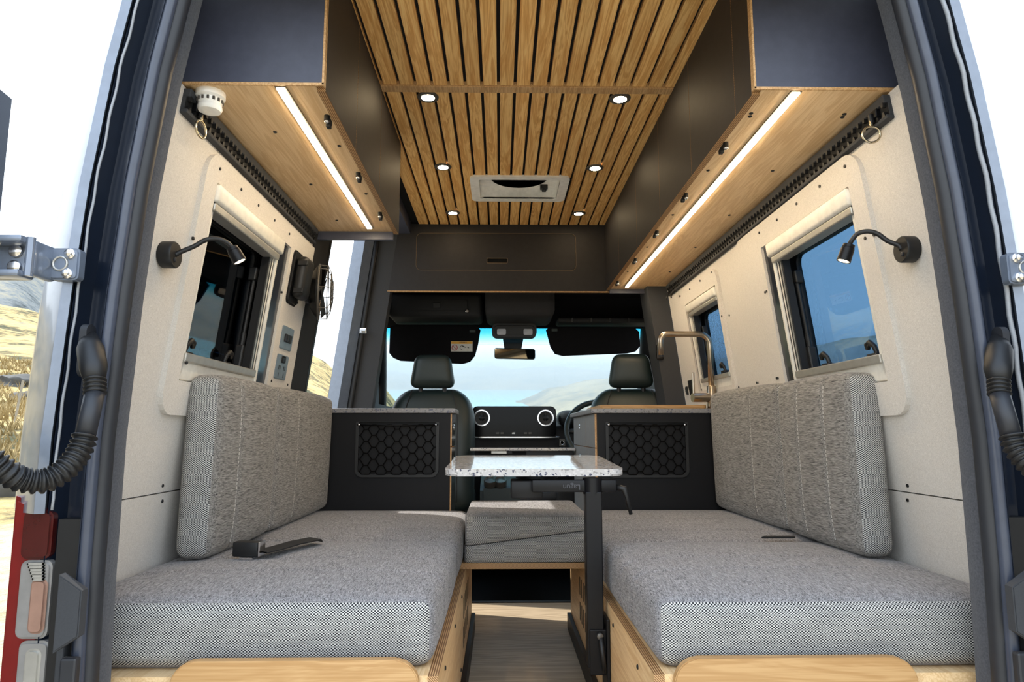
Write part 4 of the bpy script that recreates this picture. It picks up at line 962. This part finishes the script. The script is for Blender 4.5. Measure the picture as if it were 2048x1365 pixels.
text('sticker_text', 'AIRBAG', .013, 'black', st, ((a.x+b.x)/2+.008, 4.0152, (zh+a.z)/2), RX)
cc = V3((a.x+.022, 4.0155, (b.z+zh)/2)); mk('ban_symbol', MB().tube([cc+V3((.016*math.cos(t), 0, .016*math.sin(t))) for t in [2*PI*i/20 for i in range(20)]], .0022, 6, closed=True).tube([cc+V3((-.011, 0, .011)), cc+V3((.011, 0, -.011))], .002, 6), 'sticker_red', st)
c2 = cc+V3((.045, 0, 0)); mk('pictogram', MB().tube([c2+V3((.013*math.cos(t), 0, .012*math.sin(t))) for t in [PI*.1+1.5*PI*i/14 for i in range(14)]], .0014, 6).tube([c2+V3((.0, 0, .008)), c2+V3((.02, 0, .002))], .002, 6).tube([c2+V3((.03, 0, .004)), c2+V3((.04, 0, -.002))], .002, 6), 'black', st)

# seats
def cab_seat(cx, Y, label, yaw, sc=1):
    T = thing('cab_seat', label, 'seat', (cx, Y, -.2), 'cab seats')
    R_ = Matrix.Translation((cx, Y, 0)) @ Matrix.Rotation(yaw, 4, 'Z')
    f = lambda v: R_ @ v
    w_ = .232; top = .99
    def back_fn(v):
        t = max(0, min(1, (v.z-.35)/(top-.35))); k = 1-.0*t; sh = max(0, (v.z-.80)/(top-.80))
        return f(V3((v.x*(1-.28*sh**2.2), v.y+.03*sh+.06*t-.06, v.z)))
    mk('backrest', MB().rbox(-w_, w_, 0, .15, .35, top, .07, (10, 3, 12), (0, .012, .006)), 'leather', T, smooth=True, fn=back_fn)
    for sx_ in (-1, 1):
        P = [V3((sx_*.142, -.012-.004, z)) for z in [.40+.045*k for k in range(14)]]
        mk('seam', MB().tube([back_fn(p+V3((0, .006, 0))) for p in P], .0028, 6), 'black', T, smooth=True)
    mk('head_rest', MB().rbox(-.124, .124, -.0, .10, 1.005, 1.172, .035, (6, 3, 5), (.0, .01, .008)), 'leather', T, smooth=True, fn=lambda v: f(V3((v.x*(1-.22*max(0, (v.z-1.0)/.17)), v.y+.01, v.z))))
    for sx_ in (-1, 1): mk('headrest_post', MB().tube([f(V3((sx_*.065, .06, .95))), f(V3((sx_*.065, .06, 1.03)))], .012, 10), 'black', T)
    mk('seat_base', MB().rbox(-.225, .225, .02, .50, .30, .46, .06, (6, 6, 3), (0, 0, .01)), 'leather', T, smooth=True, fn=f)
    mk('side_cover', MB().rbox(-.22, .22, .0, .45, .12, .34, .03, (4, 4, 3)), 'cab_plastic', T, smooth=True, fn=f)
    mk('plinth', MB().box(-.2, .2, .05, .42, -.2, .14), 'black_matte', T, fn=f)
    return T
cab_seat(-.452, 3.66, 'dark green leather passenger seat left of the dashboard screen', 0)
cab_seat(.612, 3.60, 'dark green leather driver seat behind the steering wheel', -.12)
# dashboard
T = thing('dashboard', 'black dashboard with round vents and wide screen', 'dashboard', (0, 4.6, .4))
mk('dash_body', MB().prism([(4.62, .1), (4.52, .45), (4.50, .66), (4.56, .80), (4.75, .855), (5.2, .84), (5.27, .5), (5.27, .1)], 0, -.92, .92, bev=.012), 'cab_plastic', T, smooth=40)
a, b = at(944, 813, 4.46), at(1113, 905, 4.46)
zm = at(0, 876, 4.46).z
bz = mk('screen_bezel', MB().prism(rrect(a.x, b.x, zm, a.z, .035, 7), 1, 4.46, 4.58, bev=.008), 'screen', T, smooth=40)
s0, s1 = at(985, 824, 4.455), at(1070, 852, 4.455)
mk('screen', MB().prism(rrect(s0.x, s1.x, s1.z, s0.z, .006), 1, 4.452, 4.462), 'screen', bz)
for px in (963.5, 1091):
    c = at(px, 836.5, 4.455)
    v_ = mk('air_vent', MB().lathe([(.046, 0), (.048, .012), (.053, .012), (.054, .0), (.046, -.01)], c, (0, -1, 0), 28), 'chrome', T, smooth=40)
    mk('vent_core', MB().lathe([(.045, 0), (.043, .004), (.02, .001), (.012, .008), (.001, .009)], c, (0, -1, 0), 20), 'black', v_, smooth=40)
    for t in (0, PI/2): mk('vent_vane', MB().box(-.045, .045, -.006, 0, -.0025, .0025).map(lambda v: c+Matrix.Rotation(t, 3, 'Y') @ v), 'black_plastic', v_)
mk('chrome_trim', MB().box(at(956, 0, 4.45).x, at(1110, 0, 4.45).x, 4.445, 4.47, at(0, 877, 4.45).z, at(0, 873.5, 4.45).z, .002), 'chrome', T)
for k, px in enumerate((995, 1004, 1027, 1051, 1060)):
    c = at(px, 867, 4.455); mk('button', MB().box(c.x-.011, c.x+.011, 4.448, 4.462, c.z-.007, c.z+.007, .003), 'alu_dark' if k != 2 else 'alu', T)
mk('lower_panel', MB().prism(rrect(a.x+.02, b.x+.10, b.z, zm-.005, .02), 1, 4.475, 4.58, bev=.008), 'cab_plastic', T, smooth=40)
c = at(1124.5, 886, 4.46); mk('start_button', MB().prism(rrect(c.x-.019, c.x+.019, c.z-.024, c.z+.024, .006), 1, 4.455, 4.48, bev=.002), 'alu_dark', T); mk('start_ring', MB().lathe([(.010, 0), (.013, .003), (.013, 0)], (c.x, 4.455, c.z), (0, -1, 0), 16), 'chrome', T)
mk('instrument_hood', MB().rbox(.30, .74, 4.45, 4.75, .80, .905, .05, (5, 4, 3)), 'cab_plastic', T, smooth=True)
# console
T = thing('centre_console', 'low console with cup holders between the cab seats', 'console', (.0, 4.1, -.2))
mk('console_body', MB().prism([(3.98, .10), (4.02, .44), (4.10, .47), (4.55, .55), (4.6, .1)], 0, -.20, .22, bev=.02), 'green_plastic', T, smooth=40)
for px in (980, 1001):
    c = at(px, 962, 4.03); mk('cup_holder', MB().lathe([(.028, .0), (.034, .008), (.036, .0), (.036, -.03), (.028, -.03), (.028, 0)], c, (0, -.5, .85), 24), 'alu_dark', T, smooth=40)
p0, p1 = at(1040, 998, 3.8), at(1122, 990, 3.8)
T2 = thing('hand_brake', 'grey hand brake lever lying low by the driver seat', 'lever', p0)
mk('lever', MB().tube([p0, p0.lerp(p1, .3), p0.lerp(p1, .8), p1], [.016, .022, .028, .024], 14), 'cab_grey', T2, smooth=True)
mk('lever_base', MB().rbox(p1.x-.03, p1.x+.10, 3.75, 3.9, p1.z-.12, p1.z+.035, .03, (3, 3, 3)), 'cab_plastic', T2, smooth=True)
# steering wheel
c = V3((.50, 4.02, .765)); T = thing('steering_wheel', 'black steering wheel in front of the driver seat', 'steering wheel', c)
ax = V3((0, -.90, .44)).normalized(); e1 = V3((1, 0, 0)); e2 = ax.cross(e1)
mk('rim', MB().tube([c+e1*(.195*math.cos(t))+e2*(.195*math.sin(t)) for t in [2*PI*i/48 for i in range(48)]], .0165, 12, closed=True), 'leather', T, smooth=True)
mk('hub', MB().lathe([(.07, -.04), (.085, -.01), (.07, .02), (.001, .03)], c, ax, 24), 'black_plastic', T, smooth=True)
for t in (0, PI, -PI/2): d = e1*math.cos(t)+e2*math.sin(t); mk('spoke', MB().tube([c+d*.06, c+d*.19], [.022, .014], 8), 'black_plastic', T, smooth=True)
mk('column', MB().tube([c-ax*.03, c-ax*.5], .05, 12), 'black_plastic', T, smooth=True)

# ================================================================== OUTDOORS (the van stands nose-down, so the land rises ahead)
from mathutils import noise as mnoise
def interp(tab, v):
    for (a, b), (c, d) in zip(tab, tab[1:]):
        if a <= v <= c: t = (v-a)/(c-a); t = t*t*(3-2*t); return b+(d-b)*t
    return tab[-1][1]
def polar(name, mat, label, az0, az1, nA, r0, r1, nR, hf, cat):
    mb = MB(); vs = []; fs = []
    for j in range(nR+1):
        r = r0*(r1/r0)**(j/nR)
        for i in range(nA+1):
            az = math.radians(az0+(az1-az0)*i/nA); x, y = -r*math.sin(az)-.085, r*math.cos(az)
            vs.append((x, y, hf(math.degrees(az), r, x, y)))
    for j in range(nR):
        for i in range(nA):
            k = j*(nA+1)+i; fs.append((k, k+1, k+nA+2, k+nA+1))
    mb.verts(vs, fs); return struct(name, mb, mat, label, smooth=True, cat=cat)
EL = [(-180, .0), (-120, -.02), (-60, -.03), (-20, -.05), (2, -.05), (6, -.02), (8, .035), (9.4, .07), (13, .085), (15.6, .115), (22, .125), (30, .15), (36, .17), (60, .18), (90, .14), (130, .03), (180, .0)]
def near(az, r, x, y):
    e = interp(EL, az); R1 = 110; t = max(0, min(1, (r-7)/(R1-7)))
    h = -.66+e*R1*t**1.25
    if r > R1: h -= (r-R1)*.12
    return h+(mnoise.noise(V3((x*.06, y*.06, 0)))*.02*r+mnoise.noise(V3((x*.35, y*.35, 3)))*.006*r+mnoise.noise(V3((x*1.1, y*1.1, 7)))*.0016*r)*max(0, min(1, (r-9)/12))
polar('ground', 'hill_near', 'golden dry tussock hillside around the van', -180, 180, 300, 1.0, 150, 90, near, 'ground')
def rocky(az, r, x, y):
    e = interp([(5, 0), (12, .06), (20, .12), (28, .19), (33, .225), (36, .262), (50, .27), (70, .2), (90, .05)], az); t = max(0, min(1, (r-130)/190))
    return -4+e*320*t**.8+mnoise.fractal(V3((x*.012, y*.012, 1)), 1, 2, 6)*9*t
polar('hills_left', 'hill_rocky', 'grey rocky hill rising beyond the left hillside', 10, 88, 110, 130, 330, 40, rocky, 'hill')
def gvl(az, r, x, y): return near(az, r, x, y)+.02
polar('track_ground', 'gravel', 'pale sandy clearing the van stands on', -180, 180, 90, .6, 12.5, 14, lambda a, r, x, y: near(a, r, x, y)+.03-(.12 if r > 11.9 else 0), 'ground')
TL = math.tan(math.radians(5.0))
lk = MB(); lk.verts([(x, y, TL*y-38) for x, y in ((-500, 120), (1500, 120), (1500, 2600), (-900, 2600))], [(0, 1, 2, 3)])
struct('lake', lk, 'lake', 'pale turquoise lake seen through the windscreen', cat='lake')
def ridge(name, label, x0, x1, Y0, Y1, prof, amp, mat='hill_far'):
    mb = MB(); nx, ny = 90, 14; vs = []; fs = []
    for j in range(ny+1):
        t = j/ny; y = Y0+(Y1-Y0)*t; k = math.sin(PI*min(1, t*1.0)*.5)
        for i in range(nx+1):
            x = x0+(x1-x0)*i/nx; base = TL*y-39; topz = interp(prof, x/Y1)*Y1
            z = base+(max(0, topz-(TL*Y1-39)))*k; z += mnoise.fractal(V3((x*.006, y*.006, 5)), 1, 2, 6)*amp*k; vs.append((x, y, z))
    for j in range(ny):
        for i in range(nx): q = j*(nx+1)+i; fs.append((q, q+1, q+nx+2, q+nx+1))
    mb.verts(vs, fs); struct(name, mb, mat, label, smooth=True, cat='hill')
ridge('hills_right', 'tawny headland sloping into the lake behind the steering wheel', 20, 700, 560, 900, [(.02, .03), (.035, .048), (.08, .066), (.14, .078), (.2, .088), (.35, .11), (.6, .15), (.9, .18)], 6)
ridge('hills_far', 'distant blue hills across the lake', -700, 900, 1500, 2100, [(-.5, .12), (-.2, .088), (-.1, .084), (.0, .094), (.06, .098), (.15, .09), (.3, .10), (.6, .12)], 14)
tag(mk('haze', MB().prism([(-900, 300), (1200, 300), (1200, 2300), (-900, 2300)], 2, 0, 1).map(lambda v: V3((v.x, v.y, TL*v.y-45+v.z*75))), 'haze', None), 'thin bluish haze over the lake', 'haze', kind='stuff')
# rocks, posts, tussocks on the left slope
def ground_at(px, r):
    d = _ray(px, 800); az = math.degrees(math.atan2(-d.x, d.y)); x, y = -r*math.sin(math.radians(az))-.085, r*math.cos(math.radians(az)); return V3((x, y, near(az, r, x, y)))
for px, r, sz, lab in ((28, 13.0, .42, 'large grey boulder on the sandy edge left of the van'), (22, 34, .8, 'pale rock outcrop halfway up the dry hillside'), (58, 30, .5, 'low rock beside the outcrop on the hillside')):
    p = ground_at(px, r); b = bmesh.new(); bmesh.ops.create_icosphere(b, subdivisions=3, radius=1)
    for v_ in b.verts: v_.co = v_.co*(1+.7*mnoise.noise(v_.co*1.5+p)); v_.co.z *= .55
    q = MB(); q.b.free(); q.b = b; q.map(lambda v: p+v*sz); tag(mk('boulder', q, 'rock', None, 60), lab, 'rock', 'boulders')
for px, r, lab in ((33, 22, 'thin leaning fence post on the dry hillside'),):
    p = ground_at(px, r); tag(mk('fence_post', MB().tube([p-V3((0, 0, .1)), p+V3((.12, 0, 1.1))], .03, 7), 'post_wood', None), lab, 'post')
gm = MB()
for k in range(1800):
    az = random.uniform(30, 40) if k % 4 else random.uniform(12, 17); r = random.uniform(13, 42); x, y = -r*math.sin(math.radians(az))-.085, r*math.cos(math.radians(az)); z = near(az, r, x, y); h = random.uniform(.15, .4)
    for j in range(4):
        a = random.uniform(0, 6.28); dx, dy = .2*math.cos(a), .2*math.sin(a); w2 = .03
        gm.verts([(x-w2, y, z-.05), (x+w2, y, z-.05), (x+dx, y+dy, z+h)], [(0, 1, 2)])
tag(mk('tussock_grass', gm, 'grass_blade', None), 'golden tussock grass on the left slope', 'grass', kind='stuff')
